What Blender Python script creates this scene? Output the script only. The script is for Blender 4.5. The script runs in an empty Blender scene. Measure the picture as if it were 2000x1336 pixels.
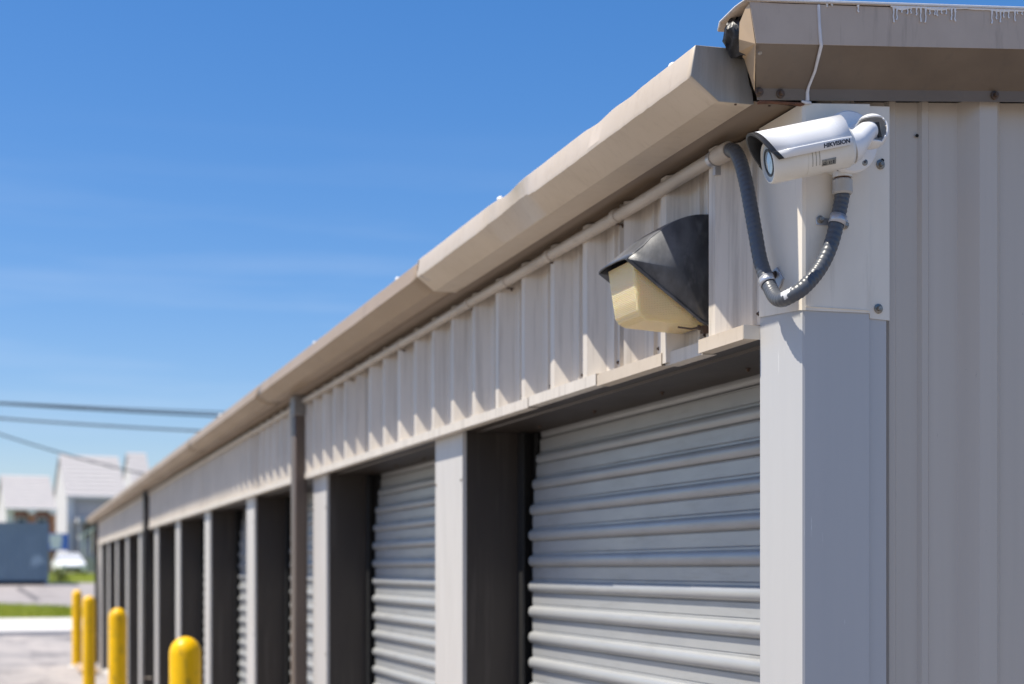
import bpy, bmesh, math, random
from mathutils import Vector, Matrix, noise
random.seed(7)
sc = bpy.context.scene
PI = math.pi

# ------------------------------------------------------------------ camera
cd = bpy.data.cameras.new('camera'); cam = bpy.data.objects.new('camera', cd); sc.collection.objects.link(cam)
cam.location = (-1.26, -2.1483, 1.67)
cam.rotation_euler = (math.radians(90), 0, math.radians(-18.925))
cd.sensor_width = 36; cd.lens = 50.4; cd.shift_y = 0.222
cd.clip_start = 0.05; cd.clip_end = 6000
cd.dof.use_dof = True; cd.dof.focus_distance = 2.40; cd.dof.aperture_fstop = 4.0; cd.dof.aperture_blades = 8
sc.camera = cam

# ------------------------------------------------------------------ sun + sky
SUN = Vector((-1.0, 0.085, 2.0)).normalized()
EL = math.asin(SUN.z); AZ = math.atan2(SUN.x, SUN.y)
sl = bpy.data.lights.new('sun', 'SUN'); so = bpy.data.objects.new('sun', sl); sc.collection.objects.link(so)
so.rotation_euler = SUN.to_track_quat('Z', 'Y').to_euler(); so.location = (-20, 0, 40)
sl.energy = 5.0; sl.angle = math.radians(0.5); sl.color = (1.0, 0.935, 0.82)
W = bpy.data.worlds.new('World'); sc.world = W; W.use_nodes = True
wt = W.node_tree; wt.nodes.clear()
def wn(t, **k):
    n = wt.nodes.new(t)
    for a, b in k.items(): setattr(n, a, b)
    return n
sky = wn('ShaderNodeTexSky', sky_type='NISHITA'); sky.sun_disc = False
sky.sun_elevation = EL; sky.sun_rotation = AZ
sky.air_density = 1.0; sky.dust_density = 0.7; sky.ozone_density = 1.5; sky.altitude = 100
tc = wn('ShaderNodeTexCoord'); mp = wn('ShaderNodeMapping')
mp.inputs['Scale'].default_value = (1.4, 1.4, 17.0); mp.inputs['Rotation'].default_value = (0, math.radians(3), 0)
nz = wn('ShaderNodeTexNoise'); nz.inputs['Scale'].default_value = 2.2; nz.inputs['Detail'].default_value = 6; nz.inputs['Roughness'].default_value = 0.55
rp = wn('ShaderNodeValToRGB'); rp.color_ramp.elements[0].position = 0.48; rp.color_ramp.elements[1].position = 0.82
rp.color_ramp.elements[1].color = (0.16, 0.16, 0.16, 1)
mx = wn('ShaderNodeMix', data_type='RGBA'); bg = wn('ShaderNodeBackground'); ow = wn('ShaderNodeOutputWorld')
mx.inputs['B'].default_value = (7.5, 8.2, 9.2, 1)
wt.links.new(tc.outputs['Generated'], mp.inputs['Vector']); wt.links.new(mp.outputs[0], nz.inputs['Vector'])
wt.links.new(nz.outputs['Fac'], rp.inputs[0]); sx = wn('ShaderNodeSeparateXYZ'); lo_ = wn('ShaderNodeMapRange'); lo_.inputs[1].default_value = .30; lo_.inputs[2].default_value = .18; ml = wn('ShaderNodeMath', operation='MULTIPLY')
wt.links.new(tc.outputs['Generated'], sx.inputs[0]); wt.links.new(sx.outputs['Z'], lo_.inputs[0]); wt.links.new(rp.outputs[0], ml.inputs[0]); wt.links.new(lo_.outputs[0], ml.inputs[1])
wt.links.new(ml.outputs[0], mx.inputs['Factor'])
hsv = wn('ShaderNodeHueSaturation'); hsv.inputs['Saturation'].default_value = 1.55; hsv.inputs['Hue'].default_value = 0.500; hsv.inputs['Value'].default_value = 1.46
gm = wn('ShaderNodeGamma'); gm.inputs['Gamma'].default_value = 0.80
wt.links.new(sky.outputs[0], gm.inputs['Color']); wt.links.new(gm.outputs[0], hsv.inputs['Color']); tint = wn('ShaderNodeMix', data_type='RGBA', blend_type='MULTIPLY'); tint.inputs['Factor'].default_value = 1.0; tint.inputs['B'].default_value = (1.02, 1.06, 1.27, 1)
wt.links.new(hsv.outputs[0], tint.inputs['A']); wt.links.new(tint.outputs['Result'], mx.inputs['A']); wt.links.new(mx.outputs['Result'], bg.inputs['Color'])
wt.links.new(bg.outputs[0], ow.inputs['Surface'])
bg.inputs['Strength'].default_value = 0.08
sc.view_settings.view_transform = 'Standard'; sc.view_settings.look = 'None'
sc.view_settings.exposure = 0.5; sc.view_settings.gamma = 1.0; sc.view_settings.use_curve_mapping = False

# ------------------------------------------------------------------ materials
def new_mat(name):
    m = bpy.data.materials.new(name); m.use_nodes = True
    nt = m.node_tree; b = nt.nodes['Principled BSDF']
    return m, nt, b
def mat(name, c1, c2=None, rough=0.5, scale=(6, 6, 6), detail=5, lo=0.35, hi=0.7, bump=0.0, bscale=60.0, metal=0.0, spec=0.5,
        dirt=None, dscale=(25, 25, 1.2), damt=0.5, dlo=0.55, dhi=0.75, wave=0.0, rvar=0.1):
    """painted / weathered surface: two-tone noise, optional run-off dirt, fine bump"""
    m, nt, b = new_mat(name)
    N = nt.nodes.new; L = nt.links.new
    geo = N('ShaderNodeNewGeometry')
    def noisen(sca, det, rough_=0.6):
        mpn = N('ShaderNodeMapping'); mpn.inputs['Scale'].default_value = sca
        n = N('ShaderNodeTexNoise'); n.inputs['Scale'].default_value = 1.0; n.inputs['Detail'].default_value = det; n.inputs['Roughness'].default_value = rough_
        L(geo.outputs['Position'], mpn.inputs[0]); L(mpn.outputs[0], n.inputs['Vector']); return n
    def ramp(src, a, z):
        r = N('ShaderNodeMapRange'); r.inputs[1].default_value = a; r.inputs[2].default_value = z; r.clamp = True
        L(src, r.inputs[0]); return r.outputs[0]
    if c2 is None: c2 = tuple(x * 0.86 for x in c1)
    n1 = noisen(scale, detail); f1 = ramp(n1.outputs['Fac'], lo, hi)
    mix = N('ShaderNodeMix'); mix.data_type = 'RGBA'
    mix.inputs['A'].default_value = (*c1, 1); mix.inputs['B'].default_value = (*c2, 1); L(f1, mix.inputs['Factor'])
    col = mix.outputs['Result']
    if dirt:
        n2 = noisen(dscale, 6, 0.65); f2 = ramp(n2.outputs['Fac'], dlo, dhi)
        mu = N('ShaderNodeMath'); mu.operation = 'MULTIPLY'; mu.inputs[1].default_value = damt; L(f2, mu.inputs[0])
        mi = N('ShaderNodeMix'); mi.data_type = 'RGBA'; mi.inputs['B'].default_value = (*dirt, 1)
        L(col, mi.inputs['A']); L(mu.outputs[0], mi.inputs['Factor']); col = mi.outputs['Result']
    L(col, b.inputs['Base Color'])
    b.inputs['Metallic'].default_value = metal; b.inputs['Specular IOR Level'].default_value = spec
    rr = N('ShaderNodeMapRange'); rr.inputs[3].default_value = max(0.02, rough - rvar); rr.inputs[4].default_value = min(1, rough + rvar)
    L(n1.outputs['Fac'], rr.inputs[0]); L(rr.outputs[0], b.inputs['Roughness'])
    h = None
    if bump:
        n3 = noisen((bscale,) * 3, 4)
        bp = N('ShaderNodeBump'); bp.inputs['Strength'].default_value = bump; bp.inputs['Distance'].default_value = 0.002
        L(n3.outputs['Fac'], bp.inputs['Height']); h = bp
    if wave:
        n4 = noisen((3, 3, 3), 1)
        bp = N('ShaderNodeBump'); bp.inputs['Strength'].default_value = wave; bp.inputs['Distance'].default_value = 0.02
        L(n4.outputs['Fac'], bp.inputs['Height'])
        if h: L(h.outputs[0], bp.inputs['Normal'])
        h = bp
    if h: L(h.outputs[0], b.inputs['Normal'])
    return m
M = {}
M['header'] = mat('header_beige_paint', (.66, .595, .515), (.585, .53, .46), .45, (9, 9, 2), dirt=(.27, .23, .19), dscale=(60, 60, 3), damt=.7, dlo=.5, dhi=.8)
M['endpanel'] = mat('end_wall_grey_paint', (.565, .50, .425), (.50, .445, .38), .42, (14, 14, .35), lo=.3, hi=.72, dirt=(.17, .15, .13), dscale=(150, 150, 40), damt=.6, dlo=.70, dhi=.73)
M['post'] = mat('post_grey_paint', (.475, .465, .455), (.435, .430, .425), .36, (7, 7, .5), dirt=(.78, .77, .75), dscale=(150, 150, 5), damt=.6, dlo=.69, dhi=.71)
M['collar'] = mat('collar_cream_paint', (.80, .73, .62), (.725, .66, .56), .42, (8, 8, 3), dirt=(.36, .31, .25), dscale=(45, 45, 4), damt=.35, dlo=.6, dhi=.8)
M['pillar'] = mat('pillar_offwhite_paint', (.55, .52, .49), (.49, .465, .435), .45, (8, 8, 1.5), dirt=(.33, .27, .22), dscale=(40, 40, 1.5), damt=.5, dlo=.57, dhi=.8)
M['soffit'] = mat('soffit_painted_shade', (.24, .175, .12), (.19, .14, .095), .45, (6, 2, 6), dirt=(.25, .19, .14), dscale=(14, 5, 14), damt=.5)  # base colour darkened to paint in the deep shade beside the wall
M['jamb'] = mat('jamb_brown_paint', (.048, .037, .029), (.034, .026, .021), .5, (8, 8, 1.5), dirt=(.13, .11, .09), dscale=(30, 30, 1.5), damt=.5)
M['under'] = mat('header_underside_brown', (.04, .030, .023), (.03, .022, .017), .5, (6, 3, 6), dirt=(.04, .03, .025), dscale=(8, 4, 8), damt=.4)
M['door'] = mat('door_grey_paint', (.405, .408, .402), (.365, .37, .368), .38, (2, 5, 18), metal=.18, dirt=(.20, .18, .155), dscale=(60, 5, 38), damt=.4, dlo=.53, dhi=.8, bump=.04, bscale=45)
M['guide'] = mat('door_guide_black', (.018, .017, .016), (.012, .012, .012), .6)
M['gutter_new'] = mat('gutter_pale_worn_paint', (.60, .505, .395), (.53, .44, .335), .36, (6, 3, 6), dirt=(.36, .28, .20), dscale=(30, 60, 30), damt=.35, dlo=.52, dhi=.78, bump=.04, wave=.08)
M['gutter'] = mat('gutter_tan_paint', (.365, .275, .19), (.315, .235, .16), .45, (6, 1.5, 6), dirt=(.22, .16, .11), dscale=(12, 7, 12), damt=.4, bump=.04, wave=.2)
M['endcap'] = mat('gutter_cap_grey_metal', (.34, .32, .285), (.28, .26, .23), .38, (70, 70, 6), metal=.25, dirt=(.16, .13, .10), dscale=(40, 40, 10), damt=.5, wave=.1)
M['rake'] = mat('rake_brown_paint', (.54, .43, .33), (.475, .375, .285), .42, (8, 8, 8), dirt=(.14, .105, .08), dscale=(60, 60, 6), damt=.45, dlo=.55, dhi=.8)
M['rake_tan'] = mat('rake_return_tan', (.56, .40, .24), (.50, .36, .22), .4, (8, 8, 8))
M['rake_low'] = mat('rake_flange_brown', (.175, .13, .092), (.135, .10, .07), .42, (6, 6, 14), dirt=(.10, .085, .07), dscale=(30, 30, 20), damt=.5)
M['white'] = mat('white_roof_coating', (.80, .80, .80), (.74, .74, .74), .45, (40, 40, 40), bump=.3, bscale=90)
M['caulk'] = mat('white_caulk', (.66, .65, .66), (.56, .55, .56), .5, (60, 60, 30), bump=.2)
M['roofmetal'] = mat('roof_white_metal', (.72, .72, .72), (.66, .66, .66), .4, (3, 3, 3))
M['insul'] = mat('torn_black_insulation', (.012, .011, .011), (.07, .07, .074), .42, (70, 70, 70), lo=.5, hi=.75, bump=.5, bscale=120)
M['rust'] = mat('rust', (.17, .065, .03), (.07, .03, .018), .8, (80, 80, 80), bump=.4)
M['downspout'] = mat('downspout_brown', (.125, .092, .072), (.095, .07, .055), .45, (14, 14, 2), dirt=(.10, .08, .065), dscale=(50, 50, 2), damt=.4)
M['dsp_dark'] = mat('downspout_dark_bronze', (.045, .037, .032), (.033, .028, .025), .45, (14, 14, 2))
M['dsp_grey'] = mat('downspout_outlet_grey', (.22, .205, .19), (.18, .165, .15), .45, (14, 14, 2))
M['pvc'] = mat('conduit_painted_beige', (.50, .44, .375), (.42, .365, .305), .42, (12, 6, 12), dirt=(.2, .17, .14), dscale=(40, 12, 40), damt=.4)
M['pvcgrey'] = mat('fitting_grey_plastic', (.47, .46, .43), (.42, .41, .385), .4, (30, 30, 30), dirt=(.3, .25, .2), dscale=(60, 60, 20), damt=.3)
M['strapm'] = mat('strap_galvanised', (.52, .53, .56), (.44, .45, .48), .32, (40, 40, 40), metal=.55)
M['bolt'] = mat('bolt_steel', (.33, .31, .28), (.20, .17, .14), .38, (150, 150, 150), metal=.7)
M['boltdark'] = mat('rusty_screw', (.07, .055, .045), (.13, .07, .04), .6, (200, 200, 200), metal=.3)
M['hole'] = mat('black_hole', (.006, .006, .006), (.006, .006, .006), .9)
M['camw'] = mat('camera_white_paint', (.78, .78, .78), (.74, .74, .735), .28, (20, 20, 20), rvar=.04)
M['camc'] = mat('camera_cream_plastic', (.74, .72, .665), (.69, .665, .605), .33, (22, 22, 10), dirt=(.45, .39, .31), dscale=(40, 60, 30), damt=.25, dlo=.6, dhi=.8)
M['camblack'] = mat('camera_black_plastic', (.022, .021, .021), (.035, .034, .033), .45, (60, 60, 60))
M['camgrey'] = mat('camera_bezel_grey', (.42, .46, .48), (.39, .43, .45), .3, (20, 20, 20))
M['ink'] = mat('black_ink', (.018, .02, .03), (.018, .02, .03), .5)
M['sticker'] = mat('silver_sticker', (.30, .30, .27), (.25, .25, .225), .35, (90, 90, 90), metal=.2)
m, nt, b = new_mat('camera_lens_glass'); M['lens'] = m
b.inputs['Base Color'].default_value = (.40, .47, .50, 1); b.inputs['Roughness'].default_value = .06; b.inputs['Coat Weight'].default_value = 1.0
M['hood'] = mat('lamp_hood_faded_bronze', (.060, .064, .072), (.150, .155, .168), .36, (16, 16, 9), lo=.40, hi=.66, dirt=(.22, .225, .235), dscale=(34, 34, 20), damt=.6, dlo=.55, dhi=.76, bump=.10, bscale=120)
M['flexgrey'] = None
# flexible conduit: dark grey plastic with a white paint splash near the bottom of the loop
m, nt, b = new_mat('flex_conduit_grey'); M['flex'] = m
N = nt.nodes.new; L = nt.links.new
geo = N('ShaderNodeNewGeometry'); sub = N('ShaderNodeVectorMath'); sub.operation = 'DISTANCE'; sub.inputs[1].default_value = (-.050, -.024, 2.138)
L(geo.outputs['Position'], sub.inputs[0])
nn = N('ShaderNodeTexNoise'); nn.inputs['Scale'].default_value = 110; nn.inputs['Detail'].default_value = 4; L(geo.outputs['Position'], nn.inputs['Vector'])
ad = N('ShaderNodeMath'); ad.operation = 'MULTIPLY_ADD'; ad.inputs[1].default_value = .032; L(nn.outputs['Fac'], ad.inputs[0]); L(sub.outputs['Value'], ad.inputs[2])
lt = N('ShaderNodeMath'); lt.operation = 'LESS_THAN'; lt.inputs[1].default_value = .0285; L(ad.outputs[0], lt.inputs[0])
mi = N('ShaderNodeMix'); mi.data_type = 'RGBA'; mi.inputs['A'].default_value = (.075, .082, .095, 1); mi.inputs['B'].default_value = (.62, .62, .62, 1)
L(lt.outputs[0], mi.inputs['Factor']); L(mi.outputs['Result'], b.inputs['Base Color']); b.inputs['Roughness'].default_value = .38
# amber prismatic lens
m, nt, b = new_mat('lamp_amber_lens'); M['amber'] = m
N = nt.nodes.new; L = nt.links.new
b.inputs['Base Color'].default_value = (.86, .68, .37, 1); b.inputs['Roughness'].default_value = .26
b.inputs['Subsurface Weight'].default_value = .6; b.inputs['Subsurface Radius'].default_value = (.09, .065, .03); b.inputs['Subsurface Scale'].default_value = 0.35
geo = N('ShaderNodeNewGeometry'); mp_ = N('ShaderNodeMapping'); mp_.inputs['Rotation'].default_value = (0, 0, 0); L(geo.outputs['Position'], mp_.inputs[0])
hs = []
for d in ('Z', 'Y', 'X'):
    w = N('ShaderNodeTexWave'); w.wave_type = 'BANDS'; w.bands_direction = d; w.inputs['Scale'].default_value = 95.0; w.inputs['Distortion'].default_value = 0
    L(mp_.outputs[0], w.inputs['Vector']); hs.append(w)
a1 = N('ShaderNodeMath'); a1.operation = 'ADD'; L(hs[0].outputs['Fac'], a1.inputs[0]); L(hs[1].outputs['Fac'], a1.inputs[1])
a2 = N('ShaderNodeMath'); a2.operation = 'ADD'; L(a1.outputs[0], a2.inputs[0]); L(hs[2].outputs['Fac'], a2.inputs[1])
bp = N('ShaderNodeBump'); bp.inputs['Strength'].default_value = .55; bp.inputs['Distance'].default_value = .0010; L(a2.outputs[0], bp.inputs['Height']); L(bp.outputs[0], b.inputs['Normal'])
M['yellow'] = mat('bollard_yellow_plastic', (.92, .53, .0), (.84, .47, .0), .36, (8, 8, 3), dirt=(.30, .19, .03), dscale=(22, 22, 12), damt=.6, dlo=.54, dhi=.66, spec=.3)
M['lot'] = mat('asphalt_pale_worn', (.42, .375, .345), (.27, .25, .24), .9, (.9, .5, 1), lo=.34, hi=.64, bump=.4, bscale=40, dirt=(.14, .13, .13), dscale=(1.6, .5, 1), damt=.75, dlo=.52, dhi=.66)
M['asphalt'] = mat('grey_asphalt', (.25, .22, .195), (.18, .16, .145), .9, (.8, .8, .8), bump=.4, bscale=60)
M['kerb'] = mat('kerb_concrete', (.62, .59, .55), (.54, .51, .48), .85, (1.5, 1.5, 1.5), bump=.3)
M['lawn'] = mat('lawn_soil_green', (.18, .23, .010), (.25, .25, .02), .9, (.8, .8, .8), dirt=(.26, .21, .09), dscale=(.6, 1.2, 1), damt=.5, dlo=.55, dhi=.7)
M['asphalt_dark'] = mat('tar_seam', (.16, .145, .145), (.12, .11, .11), .9, (3, 3, 3))
M['field'] = mat('dry_field_ground', (.19, .175, .12), (.15, .145, .10), .95, (.3, .3, .3))
M['blade'] = mat('grass_blade', (.22, .28, .008), (.32, .34, .02), .7, (1.2, 1.2, 1.2))
M['road'] = mat('road_pale_concrete', (.34, .305, .29), (.28, .255, .245), .9, (.3, .8, 1), bump=.3, dirt=(.17, .155, .15), dscale=(.9, .35, 1), damt=.5, dlo=.55, dhi=.65)
M['container'] = mat('container_blue_paint', (.165, .235, .29), (.135, .20, .255), .5, (.8, .8, .8), dirt=(.24, .33, .40), dscale=(1.5, 1.5, .8), damt=.4, dlo=.55, dhi=.8)
m = M['container']; nt = m.node_tree; b = nt.nodes['Principled BSDF']; src_ = b.inputs['Base Color'].links[0].from_socket
geo = nt.nodes.new('ShaderNodeNewGeometry'); dv = nt.nodes.new('ShaderNodeVectorMath'); dv.operation = 'DISTANCE'; dv.inputs[1].default_value = (-.62, 58.95, 2.02)
n_ = nt.nodes.new('ShaderNodeTexNoise'); n_.inputs['Scale'].default_value = 7; n_.inputs['Detail'].default_value = 5
a_ = nt.nodes.new('ShaderNodeMath'); a_.operation = 'MULTIPLY_ADD'; a_.inputs[1].default_value = 1.1
r_ = nt.nodes.new('ShaderNodeMapRange'); r_.inputs[1].default_value = .70; r_.inputs[2].default_value = .85; r_.inputs[3].default_value = .75; r_.inputs[4].default_value = 0
x_ = nt.nodes.new('ShaderNodeMix'); x_.data_type = 'RGBA'; x_.inputs['B'].default_value = (.36, .46, .52, 1)
nt.links.new(geo.outputs['Position'], dv.inputs[0]); nt.links.new(geo.outputs['Position'], n_.inputs['Vector']); nt.links.new(n_.outputs['Fac'], a_.inputs[0]); nt.links.new(dv.outputs['Value'], a_.inputs[2])
nt.links.new(a_.outputs[0], r_.inputs[0]); nt.links.new(r_.outputs[0], x_.inputs['Factor']); nt.links.new(src_, x_.inputs['A']); nt.links.new(x_.outputs['Result'], b.inputs['Base Color'])
M['housewall'] = mat('house_white_siding', (.66, .64, .62), (.62, .60, .58), .6, (2, 2, 8))
M['sidegrey'] = mat('house_grey_siding', (.40, .385, .39), (.36, .35, .355), .6, (2, 2, 8))
M['shingle'] = mat('pale_grey_shingle', (.46, .435, .43), (.41, .39, .39), .8, (2, 2, 6))
M['brick'] = mat('red_brick', (.30, .12, .08), (.24, .09, .06), .8, (6, 6, 14))
M['brickor'] = mat('orange_brick', (.50, .24, .14), (.42, .19, .11), .8, (6, 6, 14))
M['trim'] = mat('white_trim', (.74, .73, .72), (.70, .69, .68), .5)
M['glass'] = mat('dark_window_glass', (.03, .035, .045), (.05, .055, .065), .08)
M['carglass'] = mat('car_glass_painted_glare', (.56, .57, .60), (.52, .53, .56), .2)  # pale base colour stands in for sky glare on the windows
M['carw'] = mat('car_white_paint', (.86, .86, .86), (.84, .84, .84), .25)
M['tyre'] = mat('tyre_rubber', (.02, .02, .02), (.03, .03, .03), .8)
M['rim'] = mat('wheel_rim_alloy', (.5, .5, .5), (.4, .4, .4), .3, metal=.8)
M['red'] = mat('tail_lamp_red', (.4, .02, .02), (.4, .02, .02), .2)
M['headl'] = mat('headlamp_clear', (.55, .57, .6), (.5, .52, .55), .1)
M['blue'] = mat('sign_blue_print', (.055, .16, .62), (.05, .15, .58), .4)
M['signw'] = mat('sign_white_print', (.74, .76, .82), (.72, .74, .80), .4)
M['wood'] = mat('weathered_wood', (.36, .24, .13), (.28, .18, .10), .8, (10, 10, 2))
M['wire'] = mat('black_cable', (.03, .035, .045), (.03, .035, .045), .6)
M['leaf'] = mat('shrub_leaf', (.10, .15, .03), (.17, .18, .04), .7, (6, 6, 6))
M['grave'] = mat('tan_rubble', (.50, .37, .25), (.38, .27, .19), .9, (12, 12, 12), bump=.4)

# ------------------------------------------------------------------ mesh helpers
class MB:
    def __init__(s): s.v = []; s.f = []
    def add(s, vs, fs):
        o = len(s.v); s.v += [tuple(v) for v in vs]; s.f += [tuple(i + o for i in f) for f in fs]; return s
    def box(s, x0, x1, y0, y1, z0, z1):
        return s.add([(x0,y0,z0),(x1,y0,z0),(x1,y1,z0),(x0,y1,z0),(x0,y0,z1),(x1,y0,z1),(x1,y1,z1),(x0,y1,z1)],
                     [(0,3,2,1),(4,5,6,7),(0,1,5,4),(1,2,6,5),(2,3,7,6),(3,0,4,7)])
    def sheet(s, pts, a, b, axis, thick=None, close=False):
        """profile of points extruded along axis 'x','y','z' from a to b (or a list of stations)"""
        st = a if isinstance(a, (list, tuple)) else [a, b]
        n = len(pts); vs = []
        for t in st:
            for p in pts:
                vs.append({'x': (t, p[0], p[1]), 'y': (p[0], t, p[1]), 'z': (p[0], p[1], t)}[axis])
        fs = []
        for k in range(len(st) - 1):
            for i in range(n if close else n - 1):
                j = (i + 1) % n
                fs.append((k*n+i, k*n+j, (k+1)*n+j, (k+1)*n+i))
        if close:
            fs.append(tuple(reversed(range(n)))); fs.append(tuple(range((len(st)-1)*n, len(st)*n)))
        return s.add(vs, fs)
    def tube(s, path, r, seg=12, cap=True, rings=None):
        path = [Vector(p) for p in path]; n = len(path)
        rad = r if isinstance(r, (list, tuple)) else [r] * n
        t0 = (path[1] - path[0]).normalized()
        up = Vector((0, 0, 1)) if abs(t0.z) < .9 else Vector((1, 0, 0))
        nrm = (up - t0 * up.dot(t0)).normalized(); vs = []; fs = []
        for i in range(n):
            t = (path[min(i+1, n-1)] - path[max(i-1, 0)])
            t = t.normalized() if t.length > 1e-9 else t0
            nrm = nrm - t * nrm.dot(t); nrm.normalize(); bi = t.cross(nrm)
            for k in range(seg):
                a = 2 * PI * k / seg
                vs.append(path[i] + (nrm * math.cos(a) + bi * math.sin(a)) * rad[i])
        for i in range(n - 1):
            for k in range(seg):
                j = (k + 1) % seg
                fs.append((i*seg+k, i*seg+j, (i+1)*seg+j, (i+1)*seg+k))
        if cap:
            fs.append(tuple(reversed(range(seg)))); fs.append(tuple(range((n-1)*seg, n*seg)))
        return s.add(vs, fs)
    def lathe(s, prof, c, axis, seg=24, cap=True):
        """prof: list of (distance along axis, radius)"""
        ax = Vector(axis).normalized(); up = Vector((0, 0, 1)) if abs(ax.z) < .9 else Vector((1, 0, 0))
        u = (up - ax * up.dot(ax)).normalized(); w = ax.cross(u); c = Vector(c); vs = []; fs = []
        for d, r in prof:
            for k in range(seg):
                a = 2 * PI * k / seg
                vs.append(c + ax * d + (u * math.cos(a) + w * math.sin(a)) * r)
        for i in range(len(prof) - 1):
            for k in range(seg):
                j = (k + 1) % seg
                fs.append((i*seg+k, i*seg+j, (i+1)*seg+j, (i+1)*seg+k))
        if cap:
            fs.append(tuple(reversed(range(seg)))); fs.append(tuple(range((len(prof)-1)*seg, len(prof)*seg)))
        return s.add(vs, fs)
    def hexbolt(s, c, axis, r=.005, washer=.0075, h=.005):
        s.lathe([(0, washer), (.0012, washer), (.0018, washer*.85)], c, axis, 16)
        ax = Vector(axis).normalized()
        s.lathe([(0, r), (h*.8, r), (h, r*.8)], Vector(c) + ax * .0018, axis, 6)
        return s
    def rot(s, ang, c):
        ca, sa = math.cos(ang), math.sin(ang)
        s.v = [(c[0] + (x-c[0])*ca - (y-c[1])*sa, c[1] + (x-c[0])*sa + (y-c[1])*ca, z) for x, y, z in s.v]
        return s
COL = sc.collection
WORLD = {}
def finish(me, smooth, angle=35):
    bm = bmesh.new(); bm.from_mesh(me); bmesh.ops.recalc_face_normals(bm, faces=bm.faces); bm.to_mesh(me); bm.free()
    if smooth:
        me.polygons.foreach_set('use_smooth', [True] * len(me.polygons))
        me.set_sharp_from_angle(angle=math.radians(angle))
def build(name, mb, m, parent=None, loc=None, smooth=True, angle=35, bevel=0, solid=0, label=None, recalc=True):
    """one mesh object; vertices of mb are in world space; loc is the object's world origin"""
    base = WORLD.get(parent.name, Vector()) if parent else Vector()
    org = Vector(loc) if loc is not None else (base if parent else Vector())
    me = bpy.data.meshes.new(name)
    me.from_pydata([tuple(Vector(v) - org) for v in mb.v], [], mb.f); me.update()
    finish(me, smooth, angle)
    o = bpy.data.objects.new(name, me); COL.objects.link(o)
    me.materials.append(m)
    if parent: o.parent = parent
    o.location = org - base if parent else org
    WORLD[o.name] = org
    if solid:
        md = o.modifiers.new('thickness', 'SOLIDIFY'); md.thickness = solid; md.offset = 0
    if bevel:
        md = o.modifiers.new('bevel', 'BEVEL'); md.width = bevel; md.segments = 2; md.limit_method = 'ANGLE'; md.angle_limit = math.radians(40)
    if label: o['label'] = label
    return o
def clone(o, parent, loc):
    """copy sharing mesh data, placed at a world location"""
    c = o.copy(); COL.objects.link(c)
    base = WORLD.get(parent.name, Vector()) if parent else Vector()
    c.parent = parent; c.location = Vector(loc) - base; WORLD[c.name] = Vector(loc)
    return c
def thing(name, label, cat, loc, group=None):
    o = bpy.data.objects.new(name, None); o.empty_display_size = .1; COL.objects.link(o)
    o.location = loc; WORLD[o.name] = Vector(loc); o['label'] = label; o['category'] = cat
    if group: o['group'] = group
    return o
def tag(o, label, cat, group=None):
    o['label'] = label; o['category'] = cat
    if group: o['group'] = group
    return o
def structure(name, mb, m, smooth=True):
    o = build(name, mb, m, smooth=smooth); o['kind'] = 'structure'; return o

# ------------------------------------------------------------------ ground
PZ = [(-400, 0), (26, 0), (33, .14), (37.8, .31), (45.1, .545), (57.7, .957), (60.9, 1.07), (75, 1.25), (97.6, 1.40), (115, 1.38), (400, 1.38), (4000, 1.38)]
def gz(y):
    for (a, za), (b_, zb) in zip(PZ, PZ[1:]):
        if a <= y <= b_: return za + (zb - za) * (y - a) / (b_ - a)
    return 1.38
XS = [-2500, -400, -60, -20, -12, -8, -6, -5, -4, -3, -2, -1, 0, 1, 2, 3, 4, 6, 10, 20, 60, 400, 2500]
def skew(x, y, k):     # grass edges run a little askew to the lot
    return y - k * max(-5, min(4, x + 2))
def strip(y0, y1, n, dz=0.0, k0=0, k1=0):
    mb = MB(); vs = []; fs = []; nx = len(XS)
    ts = sorted(set([j / n for j in range(n + 1)] + [(p[0] - y0) / (y1 - y0) for p in PZ if y0 < p[0] < y1])); n = len(ts) - 1
    for t in ts:
        for x in XS:
            y = (1 - t) * skew(x, y0, k0) + t * skew(x, y1, k1)
            vs.append((x, y, gz(y) + dz))
    for j in range(n):
        for i in range(nx - 1):
            fs.append((j*nx+i, j*nx+i+1, (j+1)*nx+i+1, (j+1)*nx+i))
    return mb.add(vs, fs)
structure('ground', strip(-400, 4000, 44, -.05), M['field'])
structure('lawn', strip(61.3, 100, 20, .0, .15, 0), M['lawn'])
structure('parking_lot', strip(-300, 33.0, 60, 0), M['lot'])
structure('unseen_dark_ground', strip(-300, 18.5, 40, .012), M['asphalt'])  # darker sheet out of view, added over the lot to cut bounced light
kb = strip(32.9, 37.4, 6, .10)
vs = []
for x in XS: vs += [(x, 32.9, gz(32.9) - .05), (x, 32.9, gz(32.9) + .10)]
kb.add(vs, [(2*i, 2*i+2, 2*i+3, 2*i+1) for i in range(len(XS) - 1)])
structure('kerb', kb, M['kerb'], smooth=False)
structure('grass_verge', strip(37.3, 45.1, 10, .06, 0, .9), M['lawn'])
structure('road', strip(44.9, 61.5, 14, .03, .9, .15), M['road'])
seam_ = MB(); sp = [(-1.32, 57.0), (-1.22, 54.6), (-1.05, 52.3), (-.86, 49.9), (-.74, 47.2)]; vs = []
for i_, (x, y) in enumerate(sp): vs += [(x - .10 - .05 * (i_ % 2), y, gz(y) + .038), (x + .12, y + .1, gz(y) + .038)]
seam_.add(vs, [(2*q, 2*q+1, 2*q+3, 2*q+2) for q in range(len(sp) - 1)])
structure('tar_seam', seam_, M['asphalt_dark'])
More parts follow.
